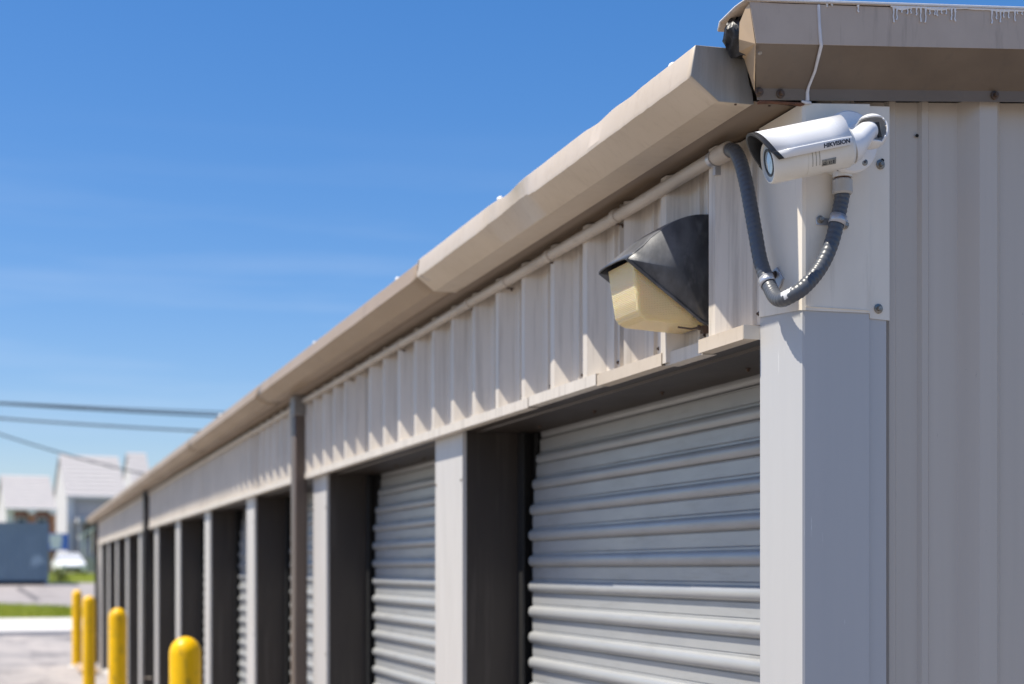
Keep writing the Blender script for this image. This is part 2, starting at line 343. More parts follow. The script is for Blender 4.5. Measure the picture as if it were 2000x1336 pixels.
def blades(n, x0, x1, y0, y1, h, k0=0, k1=0, zoff=.05):
    mb = MB()
    for _ in range(n):
        x = random.uniform(x0, x1); t = random.random()
        y = (1 - t) * skew(x, y0, k0) + t * skew(x, y1, k1); z = gz(y) + zoff
        a = random.uniform(0, PI); w = random.uniform(.006, .014); hh = h * random.uniform(.5, 1.25)
        lx, ly = random.uniform(-.5, .5) * hh, random.uniform(-.5, .5) * hh
        dx, dy = math.cos(a) * w, math.sin(a) * w
        mb.add([(x-dx, y-dy, z), (x+dx, y+dy, z), (x+lx+dx*.5, y+ly+dy*.5, z+hh*.6), (x+lx*1.7, y+ly*1.7, z+hh)], [(0, 1, 2), (0, 2, 3)])
    return mb
g = build('grass', blades(16000, -6, 3, 37.6, 45.0, .10, 0, .9), M['blade'], smooth=False); g['kind'] = 'stuff'
g = build('grass', blades(16000, -3, 8, 61.6, 96, .09, .15, 0, 0), M['blade'], smooth=False); g['kind'] = 'stuff'

# ------------------------------------------------------------------ storage building
YE = 23.4            # far end of the row
B = thing('storage_building', 'long beige metal storage building with grey roll up doors under one gutter', 'building', (0, 0, 0))
P0, PER, PW = 1.985, 2.03, .30
pil = [P0 + PER * k for k in range(11)]
# back, far and interior walls (plain sheets keep it closed)
mb = MB(); mb.box(5.96, 6.0, .05, YE - .05, 0, 2.47); mb.box(.25, 5.96, YE - .06, YE - .02, 0, 2.5)
mb.box(.42, .45, .05, YE - .06, 0, 2.45)
build('back_wall', mb, M['header'], B, smooth=False)
mb = MB(); mb.box(.02, 5.95, .05, YE - .05, -.02, .03)
build('floor_slab', mb, M['kerb'], B, smooth=False)

# end wall: ribbed sheets, rib pitch .3048
def rib_profile(x0, x1, pan, top, phase, pitch=.3048):
    """points (x, y): pan plane, trapezoid ribs, two low stiffening ridges between ribs"""
    pts = [(x0, pan)]
    k = math.floor((x0 - phase) / pitch) - 1
    raw = []
    while phase + k * pitch < x1 + pitch:
        c = phase + k * pitch
        raw += [(c-.046, pan), (c-.0185, top), (c+.0185, top), (c+.046, pan)]
        d = .0065 if pan > top else -.0065
        for q in (.118, .186):
            raw += [(c+q-.012, pan), (c+q-.006, pan-d), (c+q+.006, pan-d), (c+q+.012, pan)]
        k += 1
    for p in raw:
        if x0 < p[0] < x1: pts.append(p)
    pts.append((x1, pan)); return pts
seams = [.05, .70, 1.61, 2.53, 3.44, 4.36, 5.27, 5.95]
for a, b_ in zip(seams, seams[1:]):
    pts = rib_profile(a, b_ - .004, .040, .012, .386)
    mb = MB(); n = len(pts); vs = []
    for z in (0, 1):
        for x, y in pts:
            zt = 2.478 + .1 * (min(x, 6 - x) if x > 3 else x)
            vs.append((x, y, .02 if z == 0 else zt))
    mb.add(vs, [(i, i+1, n+i+1, n+i) for i in range(n - 1)])
    build('wall_panel', mb, M['endpanel'], B, solid=.001, smooth=False)
mb = MB(); mb.lathe([(0, .0032), (.0009, .0032)], (.2526, .0365, 2.4435), (0, -1, 0), 12)
build('bolt_hole', mb, M['hole'], B)

# corner post: grey L trim below, cream sheet collar above
def post_prof(o):      # (x, y) outline, o = outward offset
    return [(.055, .150), (.012, .1495), (-o, .1482), (-o, .004), (-o*.6, -o*.6 + .0012), (.004, -o), (.130, -o), (.1355, .0085-o), (.170, .0085-o), (.170, .016)]
mb = MB(); mb.sheet(post_prof(0), 0.0, 2.16, 'z')
build('corner_post', mb, M['post'], B, solid=.0008, smooth=False)
pts = post_prof(.0022); n = len(pts)
bot = [2.124, 2.124, 2.1235, 2.112, 2.1112, 2.111, 2.1134, 2.106, 2.1045, 2.1045]
top = [2.463] * 6 + [2.475, 2.475, 2.478, 2.478]
pts[-1] = (.176, .016); pts[-2] = (.1755, .0065)
mb = MB(); mb.add([(p[0], p[1], z) for p, z in zip(pts, bot)] + [(p[0], p[1], z) for p, z in zip(pts, top)], [(i, i+1, n+i+1, n+i) for i in range(n - 1)])
collar = build('collar_sheet', mb, M['collar'], B, solid=.0008, smooth=False)
mb = MB(); mb.box(.004, .1295, -.0040, -.0020, 2.117, 2.1178)
build('collar_crease', mb, M['collar'], collar, smooth=False)
for x, z in ((.1526, 2.1236), (.1567, 2.3748)):
    mb = MB(); mb.hexbolt((x, .0055, z), (0, -1, 0), .0048, .0085, .006); build('bolt', mb, M['bolt'], collar)
mb = MB(); mb.lathe([(0, .0036), (.0011, .0036)], (.1608, .0062, 2.3823), (0, -1, 0), 12); build('bolt_hole', mb, M['hole'], collar)
# far end post
mb = MB(); mb.sheet([(.05, YE - .2), (0, YE - .2), (0, YE), (.25, YE)], 0, 2.463, 'z'); build('corner_post', mb, M['pillar'], B, solid=.001)

# header sheets above the doors, rib pitch .2195 (ribs stand out towards -x)
RIB = [.292 + .2147 * k for k in range(-1, 112)]
def header_pts(y0, y1, dx):
    raw = []
    for r in RIB:
        raw += [(r-.060, .004), (r-.026, -.030), (r, -.030), (r+.012, .004)]
        for q in (.062, .098): raw += [(r+q-.007, .004), (r+q-.004, -.003), (r+q+.004, -.003), (r+q+.007, .004)]
    pts = [(y, x + dx) for y, x in raw if y0 < y < y1]
    return [(y0, .004 + dx)] + pts + [(y1, .004 + dx)]
hs = [.1500, .716, 3.275, 5.85, 8.40, 10.95, 13.5, 16.05, 18.6, 21.1, YE - .2]
for i, (a, b_) in enumerate(zip(hs, hs[1:])):
    pts = header_pts(a, b_ - .004, .0015 * (i % 2)); n = len(pts)
    mb = MB(); mb.add([(x, y, 2.086) for y, x in pts] + [(x, y, 2.4625) for y, x in pts], [(k, k+1, n+k+1, n+k) for k in range(n - 1)])
    build('header_panel', mb, M['header'], B, solid=.0008, smooth=False)
sc0 = None
for r in RIB[0:16]:
    for dy, dz in ((.092, .022),):
        p = (.0036, r + dy - .01, 2.108 + dz + random.uniform(-.004, .004))
        if p[1] < .15 or p[1] > 4.2: continue
        if sc0 is None:
            mb = MB(); mb.hexbolt(p, (-1, 0, 0), .0026, .0042, .003); sc0 = build('screw', mb, M['boltdark'], B, loc=p)
        else: clone(sc0, B, p)
# header bottom trim in lapped lengths, each with its lip and underside
trims = [(.1495, .330, 0, 'gutter_new', .0), (.330, .500, .010, 'header', -.001), (.500, .845, .002, 'gutter_new', .0), (.845, 1.30, 0, 'header', .0025),
         (1.30, 4.30, -.001, 'header', .0), (4.30, 7.3, .001, 'header', .001), (7.3, 12.7, 0, 'header', 0), (12.7, 17.8, .001, 'header', .001), (17.8, YE - .2, 0, 'header', 0)]
for a, b_, dx, mk, dz in trims:
    x = -.034 + dx
    mb = MB(); mb.sheet([(.003, 2.110 + dz), (x, 2.108 + dz), (x, 2.083 + dz), (x + .030, 2.0835 + dz)], a, b_ - .0015, 'y')
    build('header_trim', mb, M[mk], B, solid=.0009, smooth=False)
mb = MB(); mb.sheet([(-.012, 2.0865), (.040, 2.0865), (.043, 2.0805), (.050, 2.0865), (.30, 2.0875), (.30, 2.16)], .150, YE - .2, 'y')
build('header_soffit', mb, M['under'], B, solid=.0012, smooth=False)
s1 = None
for y in [.5 + .42 * k for k in range(9)]:
    p = (.165, y, 2.086)
    if s1 is None: mb = MB(); mb.hexbolt(p, (0, 0, -1), .0035, .006, .005); s1 = build('screw', mb, M['boltdark'], B, loc=p)
    else: clone(s1, B, p)

mb = MB(); mb.box(-.0335, .003, .1482, .1493, 2.0835, 2.1085); build('trim_end', mb, M['collar'], B, smooth=False)
# pillars between the doors
mb = MB(); mb.sheet([(.012, P0), (0, P0 + .001), (0, P0 + PW - .001), (.012, P0 + PW)], 0, 2.0855, 'z')
p0 = build('pillar', mb, M['pillar'], B, loc=(0, P0, 0), smooth=False, solid=.0008)
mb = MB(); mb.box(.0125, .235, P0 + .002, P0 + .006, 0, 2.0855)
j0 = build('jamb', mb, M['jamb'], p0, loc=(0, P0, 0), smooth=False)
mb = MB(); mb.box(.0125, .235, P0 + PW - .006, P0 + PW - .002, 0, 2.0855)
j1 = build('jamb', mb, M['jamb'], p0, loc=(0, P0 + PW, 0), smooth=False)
ps = []
for z in (1.94, 1.30):
    for y in (P0 + .012, P0 + PW - .012):
        mb = MB(); mb.hexbolt((0, y, z), (-1, 0, 0), .003, .0045, .003); ps.append((build('screw', mb, M['bolt'], p0, loc=(0, y, z)), y - P0, z))
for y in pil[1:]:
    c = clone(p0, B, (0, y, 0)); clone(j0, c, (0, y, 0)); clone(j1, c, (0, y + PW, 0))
    if y < 9:
        for q, dy, z in ps: clone(q, c, (0, y + dy, z))
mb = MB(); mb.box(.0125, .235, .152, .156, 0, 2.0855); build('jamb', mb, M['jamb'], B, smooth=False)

# roll-up doors: slats, guides, bottom bar
prof = []
for k in range(13):                       # round nose, then the flat with a pressed crease
    a = PI * k / 12 - PI / 2
    prof.append((.205 - .0135 * math.cos(a) ** .8 if abs(math.cos(a)) > 1e-6 else .205, .0165 * math.sin(a)))
prof += [(.2050, .0215), (.2075, .0235), (.2050, .0255), (.2050, .0560), (.2075, .0578), (.2050, .0600)]
door0 = None; slat0 = None
openings = [(.156, pil[0] + .002)] + [(y + PW - .002, pil[i+1] + .002) for i, y in enumerate(pil[:-1])]
SZ0 = 1.9263; ZB = SZ0 - .0769 * 24
for di, (a, b_) in enumerate(openings):
    d = bpy.data.objects.new('roll_up_door', None); COL.objects.link(d); d.empty_display_size = .1; d.parent = B; d.location = (0, a, 0); WORLD[d.name] = Vector((0, a, 0))
    w = b_ - a
    if di < 2:
        mb = MB(); mb.sheet(prof, .055, w - .055, 'y'); s = build('slat', mb, M['door'], d, loc=(0, 0, 0), angle=50)
        s.location = (0, 0, ZB); slat0 = s
        first = 1
        mb = MB(); mb.box(.175, .182, .0, .050, 0, 2.085); mb.box(.215, .225, .0, .050, 0, 2.085); mb.box(.182, .215, .0, .006, 0, 2.085)
        g1 = build('guide_track', mb, M['guide'], d, loc=(0, 0, 0), smooth=False); g1.location = (0, 0, 0)
        mb = MB(); mb.box(.175, .182, w - .050, w, 0, 2.085); mb.box(.215, .225, w - .050, w, 0, 2.085); mb.box(.182, .215, w - .006, w, 0, 2.085)
        g2 = build('guide_track', mb, M['guide'], d, loc=(0, 0, 0), smooth=False); g2.location = (0, 0, 0)
        mb = MB(); mb.box(.190, .212, .055, w - .055, .025, .06); bb = build('bottom_bar', mb, M['guide'], d, loc=(0, 0, 0), smooth=False); bb.location = (0, 0, 0)
        src = (g1, g2, bb)
    else:
        for q in src:
            c = q.copy(); COL.objects.link(c); c.parent = d; c.location = (0, 0, 0)
        first = 0
    for k in range(first, 27):
        c = slat0.copy(); COL.objects.link(c); c.parent = d
        c.location = (.0 + [0, .004, .012, .024, .040][max(0, k - 22)], 0, ZB + .0769 * k)
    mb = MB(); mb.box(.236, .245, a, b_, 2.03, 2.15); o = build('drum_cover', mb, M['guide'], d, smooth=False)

# soffit and gutter
def stations(a, b_, step): 
    n = max(1, int((b_ - a) / step)); return [a + (b_ - a) * i / n for i in range(n + 1)]
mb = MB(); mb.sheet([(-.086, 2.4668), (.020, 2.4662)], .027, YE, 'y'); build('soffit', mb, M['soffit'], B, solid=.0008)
def gutter(name, a, b_, off, mk, dent, step):
    base = [(-.100, 2.5400), (-.100, 2.5525), (-.1835, 2.5495), (-.1850, 2.5475), (-.1925, 2.5022), (-.1915, 2.5000), (-.1440, 2.4665), (-.1415, 2.4655), (-.0820, 2.4660), (-.0815, 2.4700)]
    mb = MB(); vs = []; st = stations(a, b_, step); n = len(base)
    for y in st:
        nlow = noise.noise(Vector((y * 1.3, 3.1, 0))); nm = noise.noise(Vector((y * 6, 9.2, 0))); nh = noise.noise(Vector((y * 60, 1.7, 0)))
        dd = dent * (.006 * math.exp(-((y - 1.02) / .07) ** 2) + .004 * math.exp(-((y - .46) / .05) ** 2) + .002 * math.exp(-((y - .30) / .04) ** 2))
        db = dent * (math.exp(-((y - .95) / .10) ** 2) + .55 * math.exp(-((y - 1.13) / .05) ** 2)) * (1 + .35 * nh + .25 * nm)
        for i, (x, z) in enumerate(base):
            fx = x - off * (1 if x < -.09 else 0); fz = z
            if 1 <= i <= 3: fz += -dd + .0008 * nm * (1 if dent else 2) + .0005 * nh * dent + .002 * nlow; fx += .30 * dd + .0015 * nlow
            if 4 <= i <= 5: fx += .002 * nlow + .013 * db; fz += .0012 * nm + off * .2 + .016 * db + .0012 * nh * dent
            if i >= 5: fz -= off
            vs.append((fx, y, fz))
    if dent:        # ragged, bent far end of the overlapping length
        m_ = len(st) - 1
        for i in range(n):
            x, y, z = vs[m_*n+i]
            vs[m_*n+i] = (x, y - (.00 if i < 4 else .05 if i < 6 else .10), z)
    fs = [(k*n+i, k*n+i+1, (k+1)*n+i+1, (k+1)*n+i) for k in range(len(st) - 1) for i in range(n - 1)]
    mb.add(vs, fs)
    return build(name, mb, M[mk], B, solid=.0011, angle=20)
gutter('gutter_section', .0275, 1.80, .0042, 'gutter_new', 1, .018)
for a, b_ in ((1.74, 4.75), (4.7, 7.7), (7.65, 10.7), (10.65, 13.7), (13.65, 16.7), (16.65, 19.7), (19.65, YE + .15)):
    gutter('gutter_section', a, b_, -.003, 'gutter', 0, .15)
# near end cap
A_, B_, C_, D_, F_ = (-.1895, 2.5490), (-.1985, 2.4968), (-.1462, 2.4588), (-.0800, 2.4605), (-.0930, 2.5516)
cap = [A_, B_, C_, D_, (-.083, 2.481), (-.090, 2.500), (-.0935, 2.53), F_]
mb = MB(); mb.sheet(cap, .0248, .0268, 'y', close=True)
ec = build('gutter_end_cap', mb, M['endcap'], B, bevel=.0006)
mb = MB(); mb.lathe([(0, .0025), (.002, .002)], (-.110, .034, 2.4612), (0, 0, -1), 8); mb.lathe([(0, .0025), (.002, .002)], (-.045, .034, 2.4655), (0, 0, -1), 8)
build('rivets', mb, M['boltdark'], ec)
mb = MB(); mb.sheet([(x, z) for x, z in [A_, B_, C_, D_, F_]], YE + .15, YE + .152, 'y', close=True); build('gutter_end_cap', mb, M['gutter'], B)
# roof planes
mb = MB()
for x0, z0, x1, z1 in ((-.10, 2.5535, 3.0, 2.866), (6.1, 2.5535, 3.0, 2.866)):
    mb.add([(x0, .02, z0), (x1, .02, z1), (x1, YE, z1), (x0, YE, z0)], [(0, 1, 2, 3)])
build('roof', mb, M['roofmetal'], B, solid=.004, smooth=False)
# foam sealant lumps showing over the gutter edge
for y, s, x in ((1.10, .0085, -.176), (2.10, .008, -.172), (.143, .008, -.176), (3.4, .008, -.172), (6.2, .012, -.17)):
    mb = MB(); mb.lathe([(-.9*s, .3*s), (-.5*s, .8*s), (0, s), (.5*s, .85*s), (.9*s, .35*s)], (x, y, 2.5535), (0, 0, 1), 10)
    mb.v = [(vx + .15*s*noise.noise(Vector((vx*300, vy*300, vz*300))), vy + .3*s*noise.noise(Vector((vy*260, vz*260, 4))), vz + .2*s*noise.noise(Vector((vx*240, 7, vz*240)))) for vx, vy, vz in mb.v]
    build('sealant_lump', mb, M['white'], B)

# rake trim on the gable: lapped sheets, folded outwards
def rk(x): return .1 * ((x if x <= 3 else 6 - x) + .128)
def rake(name, xs, lap, upm, lowm, first=False):
    mb = MB(); vs = []; fs = []
    for x in xs:
        d = rk(x)
        wob = .0012 * noise.noise(Vector((x * 9, 0, 5)))
        vs += [(x, -.030 - lap, 2.5945 + d), (x - (.012 if first and x == xs[0] else 0), -.070 - lap + wob, 2.5915 + d), (x, -.070 - lap + wob, 2.5257 + d)]
    for k in range(len(xs) - 1):
        for i in range(2): fs.append((k*3+i, k*3+i+1, (k+1)*3+i+1, (k+1)*3+i))
    mb.add(vs, fs); up = build(name, mb, M[upm], B, solid=.0009, smooth=False)
    mb = MB(); vs = []; fs = []
    for i_, x in enumerate(xs):
        d = rk(x); x2 = x + (.034 if first and i_ == 0 else 0)
        vs += [(x, -.0685 - lap, 2.5264 + d), (x2, -.006 - lap, 2.4730 + rk(x2)), (x2 + (.004 if first and i_ == 0 else 0), -.004 - lap, 2.4555 + rk(x2) - .0015)]
    for k in range(len(xs) - 1):
        for i in range(2): fs.append((k*3+i, k*3+i+1, (k+1)*3+i+1, (k+1)*3+i))
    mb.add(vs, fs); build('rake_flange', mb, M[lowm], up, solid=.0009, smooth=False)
    return up
r1 = rake('rake_trim', [-.128, -.09, -.05, -.012, .004], .0012, 'rake', 'rake_low', True)
r2 = rake('rake_trim', [-.004, .1, .2, .3, .4, .5, .8, 1.5, 2.2, 3.0], 0, 'rake', 'rake_low')
r3 = rake('rake_trim', [3.0, 4, 5, 6.13], 0, 'rake', 'rake_low')
# folded tan return at the open end, torn insulation behind it, white coated cap over it
mb = MB(); mb.add([(-.1285, -.0700, 2.5255), (-.1395, -.0700, 2.5895), (-.1400, -.0580, 2.5860), (-.1375, -.0330, 2.5720), (-.1340, -.0240, 2.5480), (-.1250, -.0080, 2.5340), (-.1080, .0060, 2.5280), (-.0955, -.006, 2.4720)],
                 [(0, 1, 2, 3), (0, 3, 4, 5), (0, 5, 6, 7)])
build('rake_return', mb, M['rake_tan'], r1, solid=.0008, smooth=False)
mb = MB(); mb.lathe([(-.036, .010), (-.028, .020), (-.012, .025), (.004, .027), (.018, .024), (.028, .012)], (-.116, .003, 2.558), (.55, .25, -.7), 26)
mb.v = [(x + .010*noise.noise(Vector((x*70, y*70, z*70))), y + .010*noise.noise(Vector((x*80+5, y*80, z*80))), z + .009*noise.noise(Vector((x*90, y*90+9, z*90)))) for x, y, z in mb.v]
build('torn_insulation', mb, M['insul'], B, angle=50)
mb = MB(); vs = []; fs = []
cx = [-.145, -.10, -.05, 0, .1, .2, .3, .4, .5, .8, 1.5, 2.2, 3.0]
for x in cx:
    d = rk(x) + .0008 * noise.noise(Vector((x * 20, 2, 2)))
    vs += [(x, .030, 2.580 + d), (x, .0225, 2.5925 + d), (x, -.030, 2.5975 + d), (x, -.0715, 2.5965 + d), (x, -.0728, 2.5930 + d)]
for k in range(len(cx) - 1):
    for i in range(4): fs.append((k*5+i, k*5+i+1, (k+1)*5+i+1, (k+1)*5+i))
mb.add(vs, fs); rc = build('roof_edge_cap', mb, M['rake'], B, solid=.0016)
mb = MB(); mb.add([(x - (.001 if x == cx[0] else 0), y - (.0012 if y < -.06 else -.0012 if y > .02 else 0), z + .0019) for x, y, z in vs if True], fs); build('roof_coating', mb, M['white'], rc, solid=.0012)
mb = MB()
for x0, n_, ll in ((.132, 15, .030), (.33, 9, .026), (.06, 1, .012), (.24, 3, .008), (.42, 8, .03), (.005, 2, .006)):
    for k in range(n_):
        x = x0 + k * .0088 + random.uniform(-.003, .003); l = ll * random.uniform(.25, 1.0); zt = 2.5925 + rk(x)
        ph = random.uniform(0, 6)
        st = [(x + .0010 * math.sin(ph + q * 2.2) * (q / 4), -.0722, zt - l * q / 5) for q in range(6)]
        mb.tube(st, [.0026, .0017, .0011, .0010, .0011, .0015], 6)
vs = []; fs = []; k = 0; x = .125            # uneven coated edge
while x < .56:
    l = .0025 + .0055 * max(0, .5 + noise.noise(Vector((x * 38, 4.2, 0)))) * (1.0 if .13 < x < .24 or x > .31 else .5); zt = 2.5945 + rk(x)
    vs += [(x, -.0731, zt), (x, -.0737, zt - l * .6), (x, -.0722, zt - l)]; x += .0035; k += 1
mb.add(vs, [(3*q+i_, 3*q+i_+1, 3*q+3+i_+1, 3*q+3+i_) for q in range(k - 1) for i_ in range(2)])
pd = build('paint_drips', mb, M['white'], rc); pd['kind'] = 'stuff'
# caulk line over the lap
mb = MB(); mb.tube([(-.0132, -.0725, 2.602), (-.0115, -.0725, 2.570), (-.0095, -.0730, 2.5420), (-.0075, -.0720, 2.5365), (.002, -.036, 2.5065), (.0040, -.0115, 2.487), (.0040, -.0080, 2.4800), (.0050, -.0065, 2.466)], [.0028, .0026, .003, .003, .0024, .0024, .0030, .0036], 8)
mb.tube([(-.006, -.006, 2.4645), (.004, -.0065, 2.463), (.012, -.006, 2.4640)], [.002, .003, .002], 8)
build('caulk_bead', mb, M['caulk'], r1)
for p, ax in (((-.0472, -.0075, 2.4725), (0, -1, 0)), ((.3852, -.0065, 2.5165), (0, -1, 0)), ((-.0880, -.0080, 2.4710), (0, -1, 0))):
    mb = MB(); mb.hexbolt(p, ax, .0046, .0078, .006); build('screw', mb, M['boltdark'], r1)
mb = MB(); mb.lathe([(0, .0034), (.001, .0034), (.0016, .002)], (-.1180, -.0655, 2.5130), (0, -.65, -.76), 12); build('rivet', mb, M['bolt'], r1)
mb = MB(); mb.sheet([(-.085, 2.4535), (-.06, 2.4575), (-.02, 2.4590), (.0, 2.4590), (.0, 2.4625), (-.085, 2.4580)], -.006, .004, 'y', close=True); build('rusted_edge', mb, M['rust'], r1)

# downspouts
def downspout(y, top_grey=True):
    mb = MB(); mb.sheet([(-.020, y), (-.080, y), (-.080, y + .10), (-.020, y + .10)], .10, 2.385, 'z', close=True)
    o = build('downspout', mb, M['downspout' if top_grey else 'dsp_dark'], B, loc=(-.02, y, 0), bevel=.008)
    mb = MB(); mb.sheet([(-.017, y - .003), (-.083, y - .003), (-.083, y + .103), (-.017, y + .103)], 2.37, 2.4655, 'z', close=True)
    build('outlet', mb, M['dsp_grey' if top_grey else 'dsp_dark'], o, bevel=.006)
    mb = MB()
    for z in (.55,): mb.sheet([(-.0005, y - .025), (-.0005, y - .002), (-.082, y - .002), (-.082, y + .102), (-.0005, y + .102), (-.0005, y + .125)], z, z + .025, 'z')
    build('strap', mb, M['downspout'], o, solid=.0012)
    mb = MB(); mb.sheet([(-.020, .16), (-.080, .16), (-.16, .07), (-.20, .02), (-.15, .0), (-.10, .04)], y + .004, y + .096, 'y', close=True); build('elbow', mb, M['downspout'], o, bevel=.004)
    return o
downspout(4.345); downspout(12.80, False); downspout(22.85, False)

# splash block of rubble at the far downspout
sb = MB(); sb.box(-.36, -.06, 21.6, 23.1, 0, .07); sb.v = [(x + .05*noise.noise(Vector((x*5, y*3, z*9))), y, z * (1 + .8*noise.noise(Vector((y*4, x*6, 1))))) for x, y, z in sb.v]
tag(build('splash_block', sb, M['grave'], loc=(-.2, 22.4, 0), bevel=.02), 'tan splash block on the ground below the farthest downspout', 'splash block')

# ------------------------------------------------------------------ conduit run
CP = thing('conduit', 'beige conduit under the gutter ending in a grey flexible loop up to the camera', 'conduit', (-.035, .2, 2.434))
CZ = 2.4365
mb = MB(); mb.tube([(-.036, y, CZ + .0022 * noise.noise(Vector((y * 2, 0, 0)))) for y in stations(.235, 4.33, .15)], .0132, 16)
mb.tube([(-.030, y, CZ + .006 * noise.noise(Vector((y * 1.2, 0, 0)))) for y in stations(4.46, YE - .6, .3)], .0132, 12)
build('pipe', mb, M['pvc'], CP)
mb = MB(); mb.lathe([(0, .0150), (.003, .0170), (.048, .0170), (.050, .0152)], (-.036, .196, CZ - .0015), (0, 1, .02), 20); build('coupling', mb, M['pvc'], CP)
for y in (.722, 1.1353, 1.4666, 1.7975, 2.6, 3.4):
    mb = MB(); mb.lathe([(-.012, .0135), (-.011, .0158), (.011, .0158), (.012, .0135)], (-.036, y, CZ), (0, 1, 0), 18); cpl = build('coupling', mb, M['pvc'], CP)
    mb = MB(); mb.box(-.036, -.016, y - .005, y + .005, CZ - .019, CZ - .0165); mb.hexbolt((-.022, y, CZ - .019), (0, 0, -1), .003, .005, .004); build('clip', mb, M['boltdark'], cpl)
mb = MB(); mb.lathe([(-.006, .0150), (.006, .0150)], (-.036, .262, CZ), (0, 1, 0), 18); mb.box(-.034, -.0165, .258, .268, CZ - .030, CZ - .010); mb.lathe([(0, .005), (.012, .005), (.014, .003)], (-.020, .2655, CZ - .024), (-.6, .75, 0), 8)
build('strap', mb, M['strapm'], CP)
# flexible loop
CPTS = [(-.036, .206, 2.4352), (-.037, .188, 2.4325), (-.038, .168, 2.4215), (-.038, .150, 2.3970), (-.037, .132, 2.3560), (-.036, .117, 2.3100), (-.035, .103, 2.2640), (-.034, .0870, 2.2130), (-.032, .068, 2.1760),
        (-.034, .046, 2.1500), (-.038, .024, 2.1345), (-.040, .004, 2.1275), (-.039, -.012, 2.1270), (-.033, -.024, 2.1310), (-.020, -.029, 2.1400), (-.002, -.029, 2.1565), (.016, -.028, 2.1780), (.031, -.027, 2.2030), (.043, -.025, 2.2300), (.053, -.022, 2.2600), (.0605, -.020, 2.2870), (.0645, -.020, 2.3070), (.0650, -.020, 2.322)]
def crom(P, per):
    P = [Vector(p) for p in P]; out = []
    Q = [P[0]*2 - P[1]] + P + [P[-1]*2 - P[-2]]
    for i in range(1, len(Q) - 2):
        a, b_, c, d = Q[i-1:i+3]
        for k in range(per):
            t = k / per
            out.append(.5 * ((2*b_) + (c-a)*t + (2*a-5*b_+4*c-d)*t*t + (3*b_-a-3*c+d)*t**3))
    return out + [P[-1]]
dense = crom(CPTS, 40); acc = 0; path = [dense[0]]; step = .0017; L_ = 0; prev = dense[0]
for p in dense[1:]:
    dlen = (p - prev).length; prev = p; acc += dlen
    if acc >= step: path.append(p); acc = 0
rad = [.0128 + .00042 * math.cos(2 * PI * i * step / .0074) for i in range(len(path))]
mb = MB(); mb.tube(path, rad, 16); fx = build('flexible_conduit', mb, M['flex'], CP, angle=80)
# threaded fitting below the camera base
mb = MB(); mb.lathe([(0, .0150), (.003, .0172), (.018, .0168), (.0235, .0172), (.026, .0145)], (.0650, -.020, 2.3085), (0, 0, 1), 24); build('fitting', mb, M['pvcgrey'], CP)
mb = MB(); mb.lathe([(0, .0125), (.002, .0140), (.004, .0125), (.006, .0142), (.008, .0125)], (.0650, -.020, 2.3340), (0, 0, 1), 20); build('rusty_thread', mb, M['rust'], CP)
# two-hole strap on the end face
def strap_band(c, t, nrm, r, w):
    """band over the tube at c (axis t) standing on the surface whose normal is nrm"""
    t = Vector(t).normalized(); nrm = Vector(nrm); sd = t.cross(nrm).normalized(); c = Vector(c); mb = MB()
    pts = [c + sd * (r * math.cos(a)) + nrm * (r * math.sin(a)) for a in [math.radians(q) for q in range(-35, 216, 15)]]
    vs = []; n = len(pts)
    for p in pts: vs += [p - t * w, p + t * w]
    mb.add(vs, [(2*i, 2*i+1, 2*i+3, 2*i+2) for i in range(n - 1)]); return mb, sd
p = Vector((.0545, -.0215, 2.2640)); t = Vector((.0095, .003, .030)).normalized()
mb, sd = strap_band(p, t, (0, -1, 0), .0142, .0085)
stp = build('strap', mb, M['strapm'], CP, solid=.0014)
for xa, xb in ((.0235, .0500), (.0600, .0860)):
    mb = MB(); mb.box(xa, xb, -.0046, -.0026, p.z - .0065, p.z + .0065); build('ear', mb, M['strapm'], stp, bevel=.002)
for x, z in ((.0310, 2.2670), (.0795, 2.2610)):
    mb = MB(); mb.hexbolt((x, -.0045, z), (0, -1, 0), .0046, .0068, .006); build('bolt', mb, M['bolt'], stp)
# one-hole clamp on the left face
p = Vector((-.0325, .0625, 2.1690)); t = Vector((.0, -.022, -.030)).normalized()
mb, sd = strap_band(p, t, (-1, 0, 0), .0142, .0075); cl = build('strap', mb, M['strapm'], CP, solid=.0016)
mb = MB(); mb.sheet([(.058, 2.176), (.079, 2.200), (.098, 2.196), (.093, 2.180), (.072, 2.160)], -.0060, -.0024, 'x', close=True)
build('ear', mb, M['strapm'], cl, bevel=.001)
mb = MB(); mb.hexbolt((-.0060, .0845, 2.1875), (-1, 0, 0), .0050, .0070, .007); build('bolt', mb, M['boltdark'], cl)

# ------------------------------------------------------------------ security camera
CO = Vector((.0237, -.0984, 2.3641)); YAW_, PIT_ = .2287, .2263
U = Vector((-math.cos(PIT_) * math.cos(YAW_), math.cos(PIT_) * math.sin(YAW_), -math.sin(PIT_))); S_ = Vector((-math.sin(YAW_), -math.cos(YAW_), 0)); V_ = U.cross(S_)
def C3(a, s, v): return CO + U * a + S_ * s + V_ * v
SC = thing('security_camera', 'white bullet security camera with sun shield on the corner post', 'security camera', (.068, 0, 2.3936))
mb = MB(); mb.lathe([(-.008, .024), (-.004, .0310), (.002, .0335), (.0780, .0340), (.0784, .0334), (.0794, .0334), (.0798, .0343), (.128, .0345), (.1345, .0338), (.1362, .0325), (.1366, .0305), (.1330, .0298), (.1320, .0285)], CO, U, 56)
bod = build('body', mb, M['camc'], SC, angle=40)
mb = MB()
for q in (.0715, .0655, .0595):
    pts = [C3(q, .0340 * math.cos(a), .0340 * math.sin(a)) for a in [math.radians(w) for w in range(-48, 20, 6)]]
    mb.tube(pts, .0006, 6)
build('grooves', mb, M['sticker'], bod)
